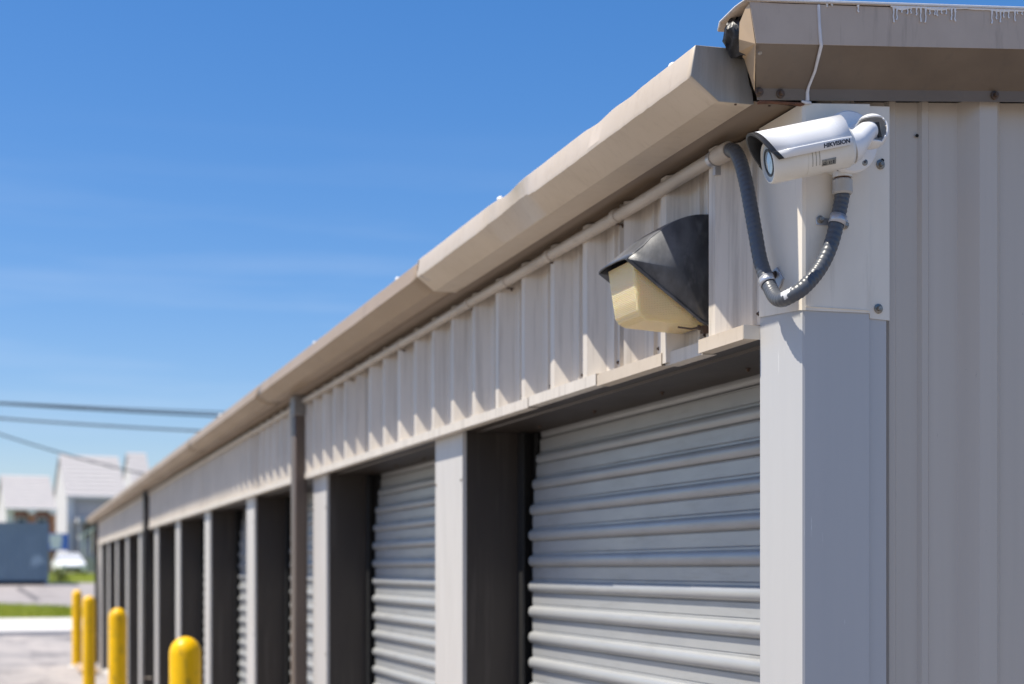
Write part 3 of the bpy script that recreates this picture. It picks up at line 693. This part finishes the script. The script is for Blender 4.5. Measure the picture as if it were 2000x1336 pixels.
mb = MB(); mb.lathe([(.1325, .0292), (.1335, .0290), (.1337, .0225), (.1325, .0222)], CO, U, 48); build('bezel', mb, M['camgrey'], bod, angle=30)
mb = MB(); mb.lathe([(.1330, .0226), (.1348, .0222), (.1348, .0186), (.1330, .0184)], CO, U, 48, cap=False); build('lens_ring', mb, M['camblack'], bod)
mb = MB(); mb.lathe([(.1320, .0184), (.1335, .0184), (.1340, .012), (.1342, .002)], CO, U, 40); build('lens_glass', mb, M['lens'], bod)
# sun shield: arch, side rails, black front lip
def shield_sec():
    out = [(.0400, -.0065), (.0400, .0060), (.0374, .0074)]
    for w in range(4, 177, 6):
        a = math.radians(w); out.append((.0378 * math.cos(a), .0080 + .0440 * math.sin(a)))
    return out + [(-.0374, .0074), (-.0400, .0060), (-.0400, -.0065)]
sec = shield_sec(); n = len(sec)
def xf(v): return .1300 + .0285 * max(0, min(1, (v + .0065) / .058)) ** .85
mb = MB(); vs = []; rows = [0, .25, .5, .75, 1.0]
for t_ in rows:
    for s, v in sec: vs.append(C3(.004 + (xf(v) - .009 - .004) * t_, s, v))
mb.add(vs, [(k*n+i, k*n+i+1, (k+1)*n+i+1, (k+1)*n+i) for k in range(len(rows) - 1) for i in range(n - 1)])
sh = build('sun_shield', mb, M['camw'], SC, solid=.0016, angle=30)
mb = MB(); vs = []
for t_ in (0, 1):
    for s, v in sec: vs.append(C3(xf(v) - .0088 + .0088 * t_, s * 1.012, v * 1.008))
for s, v in sec: vs.append(C3(xf(v) - .001, s * .94, v * .94))
for s, v in sec: vs.append(C3(.105, s * .935, v * .935))
mb.add(vs, [(k*n+i, k*n+i+1, (k+1)*n+i+1, (k+1)*n+i) for k in range(3) for i in range(n - 1)])
build('visor_lip', mb, M['camblack'], sh, solid=.0010, angle=30)
# maker's lettering on the near rail
def lettering(name, body, m, parent, origin, ux, uy, size, depth, shear=0.0, bold=0.0, align='LEFT'):
    cu = bpy.data.curves.new(name, 'FONT'); cu.body = body; cu.size = size; cu.shear = shear; cu.offset = bold; cu.extrude = depth; cu.align_x = align; cu.resolution_u = 3
    tmp = bpy.data.objects.new(name + '_tmp', cu); COL.objects.link(tmp)
    dg = bpy.context.evaluated_depsgraph_get(); dg.update()
    me = bpy.data.meshes.new_from_object(tmp.evaluated_get(dg)); bpy.data.objects.remove(tmp); bpy.data.curves.remove(cu)
    ux = Vector(ux).normalized(); uy = Vector(uy).normalized(); uz = ux.cross(uy); o3 = Vector(origin)
    mb = MB(); mb.add([o3 + ux * v.co.x + uy * v.co.y + uz * v.co.z for v in me.vertices], [tuple(p.vertices) for p in me.polygons])
    bpy.data.meshes.remove(me)
    return build(name, mb, m, parent, smooth=False)
lettering('maker_lettering', 'HIKVISION', M['ink'], sh, C3(.0535, .0409, -.0032), -U, V_, .0094, .0002, shear=.18, bold=.00038)
# silver rating sticker wrapped on the lower body
mb = MB(); vs = []; As = [math.radians(w) for w in (-53, -48, -43, -38, -34)]
for q in (.056, .032):
    for a in As: vs.append(C3(q, .0344 * math.cos(a), .0344 * math.sin(a)))
mb.add(vs, [(i, i+1, 5+i+1, 5+i) for i in range(4)]); stk = build('rating_sticker', mb, M['sticker'], bod, solid=.0003)
mb = MB()
for q0, q1, a0, a1 in ((.058, .050, -49, -46), (.056, .051, -44, -42), (.053, .051, -39, -37), (.045, .043, -49, -41), (.041, .039, -49, -46), (.041, .039, -44, -41), (.035, .033, -49, -40), (.0585, .0578, -49, -42), (.0495, .0488, -49, -42)):
    vs = [C3(q * .75 + .0105, .0349 * math.cos(math.radians(a)), .0349 * math.sin(math.radians(a))) for q, a in ((q0, a0), (q0, a1), (q1, a1), (q1, a0))]
    mb.add(vs, [(0, 1, 2, 3)])
build('sticker_marks', mb, M['ink'], stk, smooth=False)
mb = MB(); mb.lathe([(0, .0016), (.0006, .0016)], C3(.014, .026, -.0195), (0, -.8, -.6), 10); build('body_screw', mb, M['boltdark'], bod)
# mounting base, cover disc, knuckle
DC = Vector((.0685, 0, 2.3936)); Yn = (0, -1, 0)
mb = MB(); mb.lathe([(.0026, .0500), (.004, .0515), (.028, .0515), (.031, .0490), (.031, .045)], DC, Yn, 56); base = build('mount_base', mb, M['camc'], SC, angle=35)
mb = MB(); mb.lathe([(0, .0168), (.022, .0168)], (.0650, -.0200, 2.3370), (0, 0, 1), 24); build('conduit_spout', mb, M['camc'], base)
mb = MB(); mb.lathe([(.0325, .0500), (.0330, .0525), (.0395, .0525), (.0425, .0500), (.0450, .036), (.0460, .024)], DC, Yn, 64); disc = build('cover_disc', mb, M['camw'], SC, angle=35)
mb = MB(); mb.lathe([(.028, .0515), (.0325, .0512)], DC, Yn, 48, cap=False); build('seal_gap', mb, M['camblack'], disc)
def disc_pt(px, pz, y=-.0445): return (px, y, pz)
mb = MB(); mb.lathe([(0, .0060), (.0015, .0060), (.002, .0048)], (.0935, -.0425, 2.3600), Yn, 16); scw = build('disc_screw', mb, M['bolt'], disc)
mb = MB(); mb.box(.0915, .0955, -.0452, -.0446, 2.3594, 2.3606); mb.box(.0929, .0941, -.0453, -.0447, 2.3580, 2.3620); build('screw_slot', mb, M['boltdark'], scw, smooth=False)
mb = MB(); mb.lathe([(0, .0024), (.001, .0024)], (.0880, -.0447, 2.3790), Yn, 10); build('drain_slot', mb, M['boltdark'], disc)
KC = Vector((.0768, -.0890, 2.3970)); opn = Vector((-.66, -.74, .03)).normalized()
mb = MB(); mb.tube([DC + Vector((0, -.040, 0)), DC + Vector((.002, -.062, .001)), KC + Vector((.003, .012, 0))], [.0245, .0235, .0220], 32); neck = build('bracket_neck', mb, M['camw'], SC, angle=50)
bm = bmesh.new(); bmesh.ops.create_uvsphere(bm, u_segments=48, v_segments=32, radius=.0275)
dele = []
for f in bm.faces:
    c = f.calc_center_median().normalized()
    if c.dot(opn) > .22 and abs(c.z) < .70: dele.append(f)
bmesh.ops.delete(bm, geom=dele, context='FACES')
bm.verts.ensure_lookup_table(); mb = MB(); mb.add([v.co + KC for v in bm.verts], [tuple(v.index for v in f.verts) for f in bm.faces]); bm.free()
kn = build('knuckle_shell', mb, M['camw'], SC, solid=.0026, angle=40)
mb = MB(); mb.tube([C3(-.004, 0, 0), C3(-.014, 0, .002), C3(-.020, 0, .005), KC + Vector((-.014, -.008, -.004)), KC + Vector((-.004, -.004, 0))], [.0300, .0270, .0205, .0170, .0150], 32); build('joint_stem', mb, M['camw'], SC, angle=50)
mb = MB(); mb.box(-.0028, .0028, -.0015, .0015, -.0120, .0120); mb.v = [(KC + Vector((.0055, -.0125, 0)) + Vector((x * .75 - z * .25, -x * .6 + y, z))) for x, y, z in mb.v]
mb.lathe([(-.003, .0042), (.003, .0042)], KC + Vector((-.0005, -.0110, .0010)), (-.5, -.86, 0), 16)
build('clamp_slot', mb, M['camblack'], kn)
mb = MB(); mb.lathe([(0, .0028), (.001, .0026)], KC + Vector((.0165, -.0180, .0045)), (.55, -.82, .15), 12); build('clamp_screw', mb, M['bolt'], kn)

# ------------------------------------------------------------------ wall lamp
LP = thing('wall_lamp', 'bronze hooded wall pack lamp with yellowed prismatic lens above the first door', 'wall lamp', (.012, .415, 2.25))
Y0, Y1 = .345, .485
side = [(.0025, 2.3560), (-.014, 2.3556), (-.030, 2.3538), (-.046, 2.3500), (-.062, 2.3440), (-.078, 2.3362), (-.094, 2.3265), (-.110, 2.3150), (-.126, 2.3025), (-.143, 2.2885), (-.161, 2.2738), (-.1790, 2.2600), (-.1530, 2.2655), (-.020, 2.140), (.010, 2.131)]
def hood(t):        # outline of one section across the lamp; t in 0..1
    k = abs(2 * t - 1)
    return Y0 + (Y1 - Y0) * t, k
mb = MB(); cols = [0, .02, .06, .14, .3, .5, .7, .86, .94, .98, 1.0]; topc = side[:12]; vs = []; nt_ = len(topc)
for t_ in cols:
    y, k = hood(t_); drop = .003 * k ** 4
    for i, (x, z) in enumerate(topc): vs.append((x + (.004 * k ** 6 if i > 8 else 0), y, z - drop * (1 if i else .8)))
mb.add(vs, [(a*nt_+i, a*nt_+i+1, (a+1)*nt_+i+1, (a+1)*nt_+i) for a in range(len(cols) - 1) for i in range(nt_ - 1)])
for ci, y in ((0, Y0), (len(cols) - 1, Y1)):
    ed = [vs[ci*nt_+i] for i in range(nt_)]
    low = [(-.1750, y, 2.2550), (-.1340, y, 2.2270), (-.0920, y, 2.1985), (-.0520, y, 2.1710), (-.0220, y, 2.1490), (-.0100, y, 2.1430), (.0025, y, 2.1410)]
    q = ed + low; m_ = len(q); cpt = (-.060, y, 2.245)
    mb.add(q + [cpt], [(i, (i+1) % m_, m_) for i in range(m_)])
hd = build('hood', mb, M['hood'], LP, solid=.0030, angle=32, bevel=0)
mb = MB(); mb.tube([(-.1770, Y0 - .001, 2.2570), (-.1340, Y0 - .001, 2.2265), (-.0920, Y0 - .001, 2.1980), (-.0520, Y0 - .001, 2.1705), (-.0220, Y0 - .001, 2.1485), (-.0080, Y0 - .001, 2.1425)], .0030, 8); build('hood_rim', mb, M['hood'], hd)
# lens: wedge shaped box, slightly tapered to the bottom
ya, yb = Y0 + .008, Y1 - .009
def lens_sec(z, x0, ins, r):
    a, b_ = ya + ins, yb - ins
    return [(-.006, a, z), (x0 + r, a, z), (x0 + r*.3, a + r*.3, z), (x0, a + r, z), (x0, b_ - r, z), (x0 + r*.3, b_ - r*.3, z), (x0 + r, b_, z), (-.006, b_, z)]
secs = [lens_sec(2.2580, -.1610, 0, .006), lens_sec(2.250, -.1600, .0005, .006), lens_sec(2.20, -.1530, .002, .006), lens_sec(2.165, -.1480, .004, .006), lens_sec(2.1540, -.1420, .007, .006), lens_sec(2.1470, -.1280, .012, .005)]
mb = MB(); vs = [v for s in secs for v in s]; n = 8
# bottom tilts up towards the wall
vs = [(x, y, z - (.006 * max(0, (x + .128) / .13) if z < 2.15 else 0)) for x, y, z in vs]
mb.add(vs, [(k*n+i, k*n+i+1, (k+1)*n+i+1, (k+1)*n+i) for k in range(len(secs) - 1) for i in range(n - 1)] + [tuple(range((len(secs)-1)*n, len(secs)*n))])
build('lens', mb, M['amber'], LP, angle=22, bevel=.0015)
mb = MB(); mb.lathe([(0, .004), (.006, .004), (.007, .003)], (-.022, Y0 + .004, 2.1390), (-.3, -.2, -1), 8); mb.tube([(-.022, Y0 + .004, 2.137), (-.034, Y0 + .012, 2.1340), (-.060, Y0 + .02, 2.1375)], .0018, 6); mb.box(-.016, .002, Y0, Y0 + .012, 2.126, 2.140)
build('lens_latch', mb, M['boltdark'], LP)
mb = MB(); mb.box(-.031, .002, Y0 + .004, Y1 - .004, 2.156, 2.350); build('back_plate', mb, M['hood'], LP, smooth=False)

# ------------------------------------------------------------------ bollards
bl = [((-.446, 5.481, 0), 'yellow domed bollard nearest the viewer, its top at the lower frame edge', 1.0),
      ((-.421, 11.377, 0), 'yellow domed bollard second nearest, the tallest looking of the middle ones', .98),
      ((-.390, 17.867, 0), 'slender yellow bollard third from the viewer, touching the farthest one in view', .98),
      ((-.345, 23.437, 0), 'farthest yellow bollard, its foot visible on the asphalt', .98)]
b0 = None
for p, lab, s in bl:
    if b0 is None:
        b0 = thing('bollard', lab, 'bollard', p, 'yellow bollards along the storage doors')
        R = .083; pr = [(0, R), (1.23, R)] + [(1.23 + .090 * math.sin(a), R * math.cos(a)) for a in [math.radians(w) for w in (12, 25, 38, 50, 62, 73, 83, 89)]]
        mb = MB(); mb.lathe(pr, p, (0, 0, 1), 40); sv = build('sleeve', mb, M['yellow'], b0, angle=40)
        mb = MB(); mb.lathe([(-.01, .16), (.02, .155), (.035, .10), (.036, .084)], p, (0, 0, 1), 28); ft = build('footing', mb, M['kerb'], b0)
    else:
        c = b0.copy(); COL.objects.link(c); c.location = p; c['label'] = lab
        for q in (sv, ft):
            k = q.copy(); COL.objects.link(k); k.parent = c

# ------------------------------------------------------------------ background
# blue container
CX0, CX1, CY, CB, CT = -6.4, -.18, 58.9, gz(58.9) - .02, 3.56
K = thing('container', 'weathered blue steel container with a pale scuff standing across the road', 'container', (CX1, CY, CB))
mb = MB(); pts = []; x = CX0 + .1
while x < CX1 - .1:
    pts += [(x, CY + .04), (x + .10, CY + .04), (x + .14, CY + .06), (x + .24, CY + .06)]; x += .28
pts.append((CX1 - .08, CY + .04)); n = len(pts)
mb.add([(a, b_, CB + .2) for a, b_ in pts] + [(a, b_, CT - .1) for a, b_ in pts], [(i, i+1, n+i+1, n+i) for i in range(n - 1)])
mb.box(CX0, CX1 - .02, CY + .1, CY + 2.4, CB + .15, CT - .04); build('body', mb, M['container'], K, smooth=False)
mb = MB(); mb.box(CX0, CX1 - .08, CY, CY + .12, CT - .12, CT); build('top_rail', mb, M['container'], K, smooth=False)
mb = MB(); mb.box(CX0, CX1 - .08, CY, CY + .12, CB + .06, CB + .22); mb.box(CX0 + .1, CX1 - .3, CY + .1, CY + 2.2, CB, CB + .1); build('base_rail', mb, M['tyre'], K, smooth=False)
mb = MB(); mb.box(CX1 - .14, CX1, CY - .01, CY + .14, CB + .02, CT + .01); build('corner_bar', mb, M['container'], K, smooth=False)
# townhouses
def house(name, label, x0, x1, y0, dep, eave, ridge, rot, wallf, windows=(), ground=1.45, extra=None):
    h = thing(name, label, 'house', (x0, y0, ground)); c = (x0, y0); ym = y0 + dep / 2
    mb = MB(); mb.box(x0 + .02, x1, y0, y0 + dep, ground, eave); mb.rot(rot, c); w = build('wall', mb, wallf, h, smooth=False)
    mb = MB(); mb.box(x0, x0 + .02, y0 - .02, y0 + dep, ground, eave); mb.add([(x0, y0 - .02, eave), (x0, y0 + dep, eave), (x0, ym, ridge - .12), (x0 + .02, y0 - .02, eave), (x0 + .02, y0 + dep, eave), (x0 + .02, ym, ridge - .12)], [(0, 2, 1), (3, 4, 5), (0, 3, 5, 2), (1, 2, 5, 4)])
    mb.box(x1, x1 + .02, y0, y0 + dep, ground, eave); mb.add([(x1 + .02, y0, eave), (x1 + .02, y0 + dep, eave), (x1 + .02, ym, ridge - .12)], [(0, 1, 2)])
    mb.rot(rot, c); build('gable_wall', mb, M['housewall'], h, smooth=False)
    for sgn in (-1, 1):
        ye = ym + sgn * (dep / 2 + .25)
        mb = MB(); N_ = 10
        for k in range(N_):         # shingle courses, each lapped over the one below
            a, b_ = k / N_, (k + 1) / N_
            ya_, yb_ = ye + (ym - ye) * a, ye + (ym - ye) * b_
            za, zb = eave - .1 + (ridge - eave + .1) * a, eave - .1 + (ridge - eave + .1) * b_
            mb.add([(x0 - .15, ya_, za), (x1 + .15, ya_, za), (x1 + .15, yb_, zb), (x0 - .15, yb_, zb), (x0 - .15, ya_, za + .07), (x1 + .15, ya_, za + .07), (x1 + .15, yb_, zb + .03), (x0 - .15, yb_, zb + .03)],
                   [(0, 3, 2, 1), (4, 5, 6, 7), (0, 1, 5, 4), (1, 2, 6, 5), (2, 3, 7, 6), (3, 0, 4, 7)])
        mb.rot(rot, c); build('roof_slope', mb, M['shingle'], h, smooth=False)
    mb = MB(); mb.box(x0 - .15, x1 + .15, y0 - .32, y0 - .2, eave - .22, eave - .05); mb.rot(rot, c); build('eave_gutter', mb, M['trim'], h, smooth=False)
    mb = MB(); mb.box(x0 - .04, x0 + .45, y0 - .06, y0 + .3, ground, eave - .22); mb.rot(rot, c); build('corner_board', mb, M['trim'], h, smooth=False)
    for wx, wz, ww, wh in windows:
        mb = MB(); mb.box(wx, wx + ww, y0 - .06, y0 + .02, wz, wz + wh); mb.rot(rot, c); f = build('window_frame', mb, M['trim'], h, smooth=False)
        mb = MB(); mb.box(wx + .1, wx + ww / 2 - .03, y0 - .075, y0 - .05, wz + .1, wz + wh - .1); mb.box(wx + ww / 2 + .03, wx + ww - .1, y0 - .075, y0 - .05, wz + .1, wz + wh - .1); mb.rot(rot, c); build('pane', mb, M['glass'], f, smooth=False)
    return h, c
R5 = math.radians(5)
hm, c = house('townhouse', 'tall pale townhouse with grey front, white gable and porch, behind the parked car', 2.15, 6.45, 112.9, 9, 7.35, 10.75, R5, M['sidegrey'], [(3.2, 4.7, 0.01, .01)][:0])
mb = MB(); mb.box(2.75, 5.2, 111.4, 112.8, 5.25, 5.62); mb.rot(R5, c); build('porch_canopy', mb, M['trim'], hm, smooth=False)
for x in (2.8, 3.35, 4.1):
    mb = MB(); mb.box(x, x + .16, 111.5, 111.66, 1.45, 5.25 if x < 3 else 3.4); mb.rot(R5, c); build('porch_post', mb, M['trim'], hm, smooth=False)
mb = MB(); mb.box(2.75, 4.4, 111.4, 111.5, 3.3, 3.5); mb.box(2.75, 4.4, 111.4, 111.5, 3.75, 3.85); mb.rot(R5, c)
for k in range(9): mb.add(*[(lambda q: (q.v, q.f))(MB().box(2.8 + k * .19, 2.84 + k * .19, 111.43, 111.47, 3.3, 3.8).rot(R5, c))][0])
build('balcony_rail', mb, M['trim'], hm, smooth=False)
for x, z, w_, h_ in ((3.35, 4.15, .9, .95), (3.4, 1.75, .35, 1.5), (3.9, 1.7, .5, 1.6), (4.6, 1.9, .6, 1.3)):
    mb = MB(); mb.box(x, x + w_, 112.82, 112.9, z, z + h_); mb.rot(R5, c); f = build('window_frame', mb, M['trim'], hm, smooth=False)
    mb = MB(); mb.box(x + .06, x + w_ - .06, 112.80, 112.83, z + .06, z + h_ - .06); mb.rot(R5, c); build('pane', mb, M['glass'], f, smooth=False)
mb = MB(); mb.box(4.45, 6.3, 112.70, 112.86, 1.5, 3.1); mb.rot(R5, c); build('brick_panel', mb, M['brick'], hm, smooth=False)
hl, c = house('brick_townhouse', 'lower brick townhouse with a pale roof rising behind the blue container', -2.15, .98, 103.4, 8.6, 5.95, 8.45, R5, M['brick'])
for x in (-.70, .72):
    mb = MB(); mb.box(x, x + .36, 103.05, 103.42, 1.45, 5.5); mb.rot(R5, c); p = build('brick_pier', mb, M['brickor'], hl, smooth=False)
    mb = MB(); mb.box(x - .04, x + .40, 103.0, 103.42, 5.5, 5.74); mb.rot(R5, c); build('capital', mb, M['trim'], p, smooth=False)
for x in (-1.55, -.2):
    mb = MB(); mb.box(x, x + .7, 103.33, 103.42, 4.2, 5.3); mb.rot(R5, c); f = build('window_frame', mb, M['trim'], hl, smooth=False)
    mb = MB(); mb.box(x + .08, x + .62, 103.31, 103.34, 4.28, 5.22); mb.rot(R5, c); build('pane', mb, M['glass'], f, smooth=False)
house('narrow_townhouse', 'narrow pale townhouse whose roof peak shows just over the gutter line', 8.1, 9.5, 125.2, 8, 8.4, 12.0, R5, M['sidegrey'])
# low shed roof next to the storage row
A = thing('porch_shed', 'small shed with a white sloping roof beside the far end of the storage row', 'shed', (3.3, 101, 1.5))
mb = MB(); mb.add([(2.55, 100.2, 3.80), (4.9, 100.2, 5.25), (4.9, 103, 5.25), (2.55, 103, 3.80), (2.55, 100.2, 3.98), (4.9, 100.2, 5.43), (4.9, 103, 5.43), (2.55, 103, 3.98)], [(0, 3, 2, 1), (4, 5, 6, 7), (0, 1, 5, 4), (1, 2, 6, 5), (2, 3, 7, 6), (3, 0, 4, 7)]); build('roof', mb, M['trim'], A, smooth=False)
mb = MB(); mb.box(3.35, 4.8, 100.5, 102.9, 1.5, 4.25); build('wall', mb, M['brick'], A, smooth=False)
mb = MB(); mb.box(3.0, 4.8, 100.0, 100.3, 1.5, 2.55); build('fence_panel', mb, M['sidegrey'], A, smooth=False)
for x in (2.75, 3.3): mb = MB(); mb.box(x, x + .14, 100.3, 100.44, 1.5, 3.9 + (x - 2.6) * .55); build('post', mb, M['trim'], A, smooth=False)
# hanging sign on its posts
G = thing('sign', 'blue and white sign board on a post in front of the townhouse', 'sign', (.95, 97.5, gz(97.5)))
mb = MB(); mb.box(.52, 1.74, 97.4, 97.46, 2.93, 4.05); build('board', mb, M['blue'], G, smooth=False)
mb = MB(); mb.box(.56, 1.35, 97.385, 97.399, 3.35, 3.98); mb.add([(.62, 97.388, 3.02), (1.3, 97.388, 3.02), (1.3, 97.388, 3.28), (.95, 97.388, 3.42), (.62, 97.388, 3.28)], [(0, 1, 2, 3, 4)]); build('board_print', mb, M['signw'], G, smooth=False)
mb = MB(); mb.box(.86, 1.04, 97.47, 97.6, gz(97.5), 3.4); build('post', mb, M['tyre'], G, smooth=False)
mb = MB(); mb.box(.50, .70, 97.8, 97.98, gz(97.8), 2.95); wp = build('wooden_post', mb, M['wood'], smooth=False, loc=(.6, 97.9, gz(97.9))); tag(wp, 'short weathered wooden post standing left of the sign', 'post')

# parked white car, seen front on
CR = thing('parked_car', 'small white car parked on the grass edge in front of the townhouse', 'car', (1.86, 93.6, 1.27))
gx, gy, g0 = 1.86, 91.6, 1.27
secs = [(-.02, .74, .32, .62, .62), (.10, .82, .24, .74, .78), (.9, .86, .22, .90, .82), (1.25, .86, .22, .94, .82), (3.6, .86, .22, .98, .82), (4.05, .80, .30, .92, .76)]
mb = MB(); vs = []; n = 8
for y, w_, z0, z1, wt_ in secs:
    vs += [(gx - w_ * .92, gy + y, g0 + z0), (gx - w_, gy + y, g0 + z0 + .15), (gx - w_, gy + y, g0 + (z0 + z1) / 2 + .1), (gx - wt_, gy + y, g0 + z1), (gx + wt_, gy + y, g0 + z1), (gx + w_, gy + y, g0 + (z0 + z1) / 2 + .1), (gx + w_, gy + y, g0 + z0 + .15), (gx + w_ * .92, gy + y, g0 + z0)]
mb.add(vs, [(k*n+i, k*n+(i+1) % n, (k+1)*n+(i+1) % n, (k+1)*n+i) for k in range(len(secs)-1) for i in range(n)] + [tuple(range(n)), tuple(range(5*n, 6*n))])
mb.rot(R5 * 1.2, (gx, gy)); build('body', mb, M['carw'], CR, angle=40)
mb = MB(); vs = []; rs = [(1.05, .80, .93, .93), (1.75, .66, .93, 1.43), (3.1, .66, .95, 1.45), (3.75, .74, .96, .98)]
mb2 = MB(); mb2.add([(gx - .60, gy + 1.70, g0 + 1.445), (gx + .60, gy + 1.70, g0 + 1.445), (gx + .60, gy + 3.15, g0 + 1.465), (gx - .60, gy + 3.15, g0 + 1.465), (gx - .66, gy + 1.6, g0 + 1.38), (gx + .66, gy + 1.6, g0 + 1.38), (gx + .66, gy + 3.25, g0 + 1.40), (gx - .66, gy + 3.25, g0 + 1.40)], [(0, 1, 2, 3), (0, 4, 5, 1), (1, 5, 6, 2), (2, 6, 7, 3), (3, 7, 4, 0)]); mb2.rot(R5 * 1.2, (gx, gy)); build('roof', mb2, M['carw'], CR)
for y, w_, z0, z1 in rs: vs += [(gx - .80, gy + y, g0 + .92), (gx - w_ + .02, gy + y, g0 + z1), (gx + w_ - .02, gy + y, g0 + z1), (gx + .80, gy + y, g0 + .92)]
mb.add(vs, [(k*4+i, k*4+(i+1) % 4, (k+1)*4+(i+1) % 4, (k+1)*4+i) for k in range(3) for i in range(4)] + [(0, 1, 2, 3), (12, 13, 14, 15)]); mb.rot(R5 * 1.2, (gx, gy)); build('windows', mb, M['carglass'], CR)
for sx in (-1, 1):
    for y in (.75, 3.3):
        mb = MB(); mb.lathe([(-.10, .20), (-.10, .31), (.10, .31), (.10, .20)], (gx + sx * .76, gy + y, g0 + .31), (1, 0, 0), 20); mb.rot(R5 * 1.2, (gx, gy)); wh = build('wheel', mb, M['tyre'], CR)
        mb = MB(); mb.lathe([(-.09, .20), (.105, .19), (.108, .05)], (gx + sx * .76, gy + y, g0 + .31), (sx, 0, 0), 16); mb.rot(R5 * 1.2, (gx, gy)); build('rim', mb, M['rim'], wh)
    mb = MB(); mb.box(gx + sx * .58 - .16, gx + sx * .58 + .16, gy + .01, gy + .09, g0 + .58, g0 + .72); mb.rot(R5 * 1.2, (gx, gy)); build('headlight', mb, M['headl'], CR, bevel=.02)
mb = MB(); mb.box(gx - .5, gx + .5, gy - .03, gy + .02, g0 + .34, g0 + .52); mb.rot(R5 * 1.2, (gx, gy)); build('grille', mb, M['tyre'], CR, smooth=False)

# shrub by the container
SH = thing('shrub', 'low scruffy shrub growing at the right end of the blue container', 'shrub', (.35, 63.5, gz(63.5)))
mb = MB()
for _ in range(420):
    a, r, z = random.uniform(0, 2*PI), random.random() ** .6 * .42, random.random() * .62
    p = Vector((.35 + math.cos(a) * r * (1.1 - z), 63.5 + math.sin(a) * r, gz(63.5) + z)); s = random.uniform(.03, .07)
    d1 = Vector((random.uniform(-1, 1), random.uniform(-1, 1), random.uniform(-1, 1))).normalized() * s; d2 = Vector((random.uniform(-1, 1), random.uniform(-1, 1), random.uniform(-.3, 1))).normalized() * s
    mb.add([p - d1, p + d2, p + d1, p - d2 * .4], [(0, 1, 2, 3)])
lf = build('foliage', mb, M['leaf'], SH, smooth=False)
mb = MB()
for k in range(6): mb.tube([(.35, 63.5, gz(63.5) - .02), (.35 + .2 * math.cos(k), 63.5 + .2 * math.sin(k), gz(63.5) + .45)], [.015, .006], 5)
build('stem', mb, M['wood'], SH)

# overhead wires (run on past both sides of the view)
def wire(name, a, m_, b_, r, label):
    """sagging cable: parabola through three points, run on past both sides"""
    P = []
    for k in range(49):
        t = -1.6 + 4.2 * k / 48
        l0, l1, l2 = (t - .5) * (t - 1) * 2, -4 * t * (t - 1), t * (t - .5) * 2
        P.append((a[0] + (b_[0] - a[0]) * t, a[1] + (b_[1] - a[1]) * t, a[2] * l0 + m_ * l1 + b_[2] * l2))
    o = build(name, MB().tube(P, r, 8), M['wire'], loc=a); tag(o, label, 'wire', 'overhead wires'); return o
wire('overhead_wire', (-1.868, 45.632, 6.877), 6.665, (4.517, 43.442, 6.49), .036, 'thick upper overhead cable, the lower strand of the pair that splits')
wire('overhead_wire', (-1.868, 45.60, 6.90), 6.735, (4.517, 43.40, 6.60), .022, 'thin topmost overhead wire')
wire('overhead_wire', (-1.868, 45.632, 6.411), 6.185, (4.137, 43.573, 6.009), .032, 'middle overhead cable below the upper pair')
wire('overhead_wire', (-1.868, 45.632, 5.913), 5.205, (2.541, 44.12, 4.627), .025, 'steep drooping overhead wire crossing the townhouse roof')
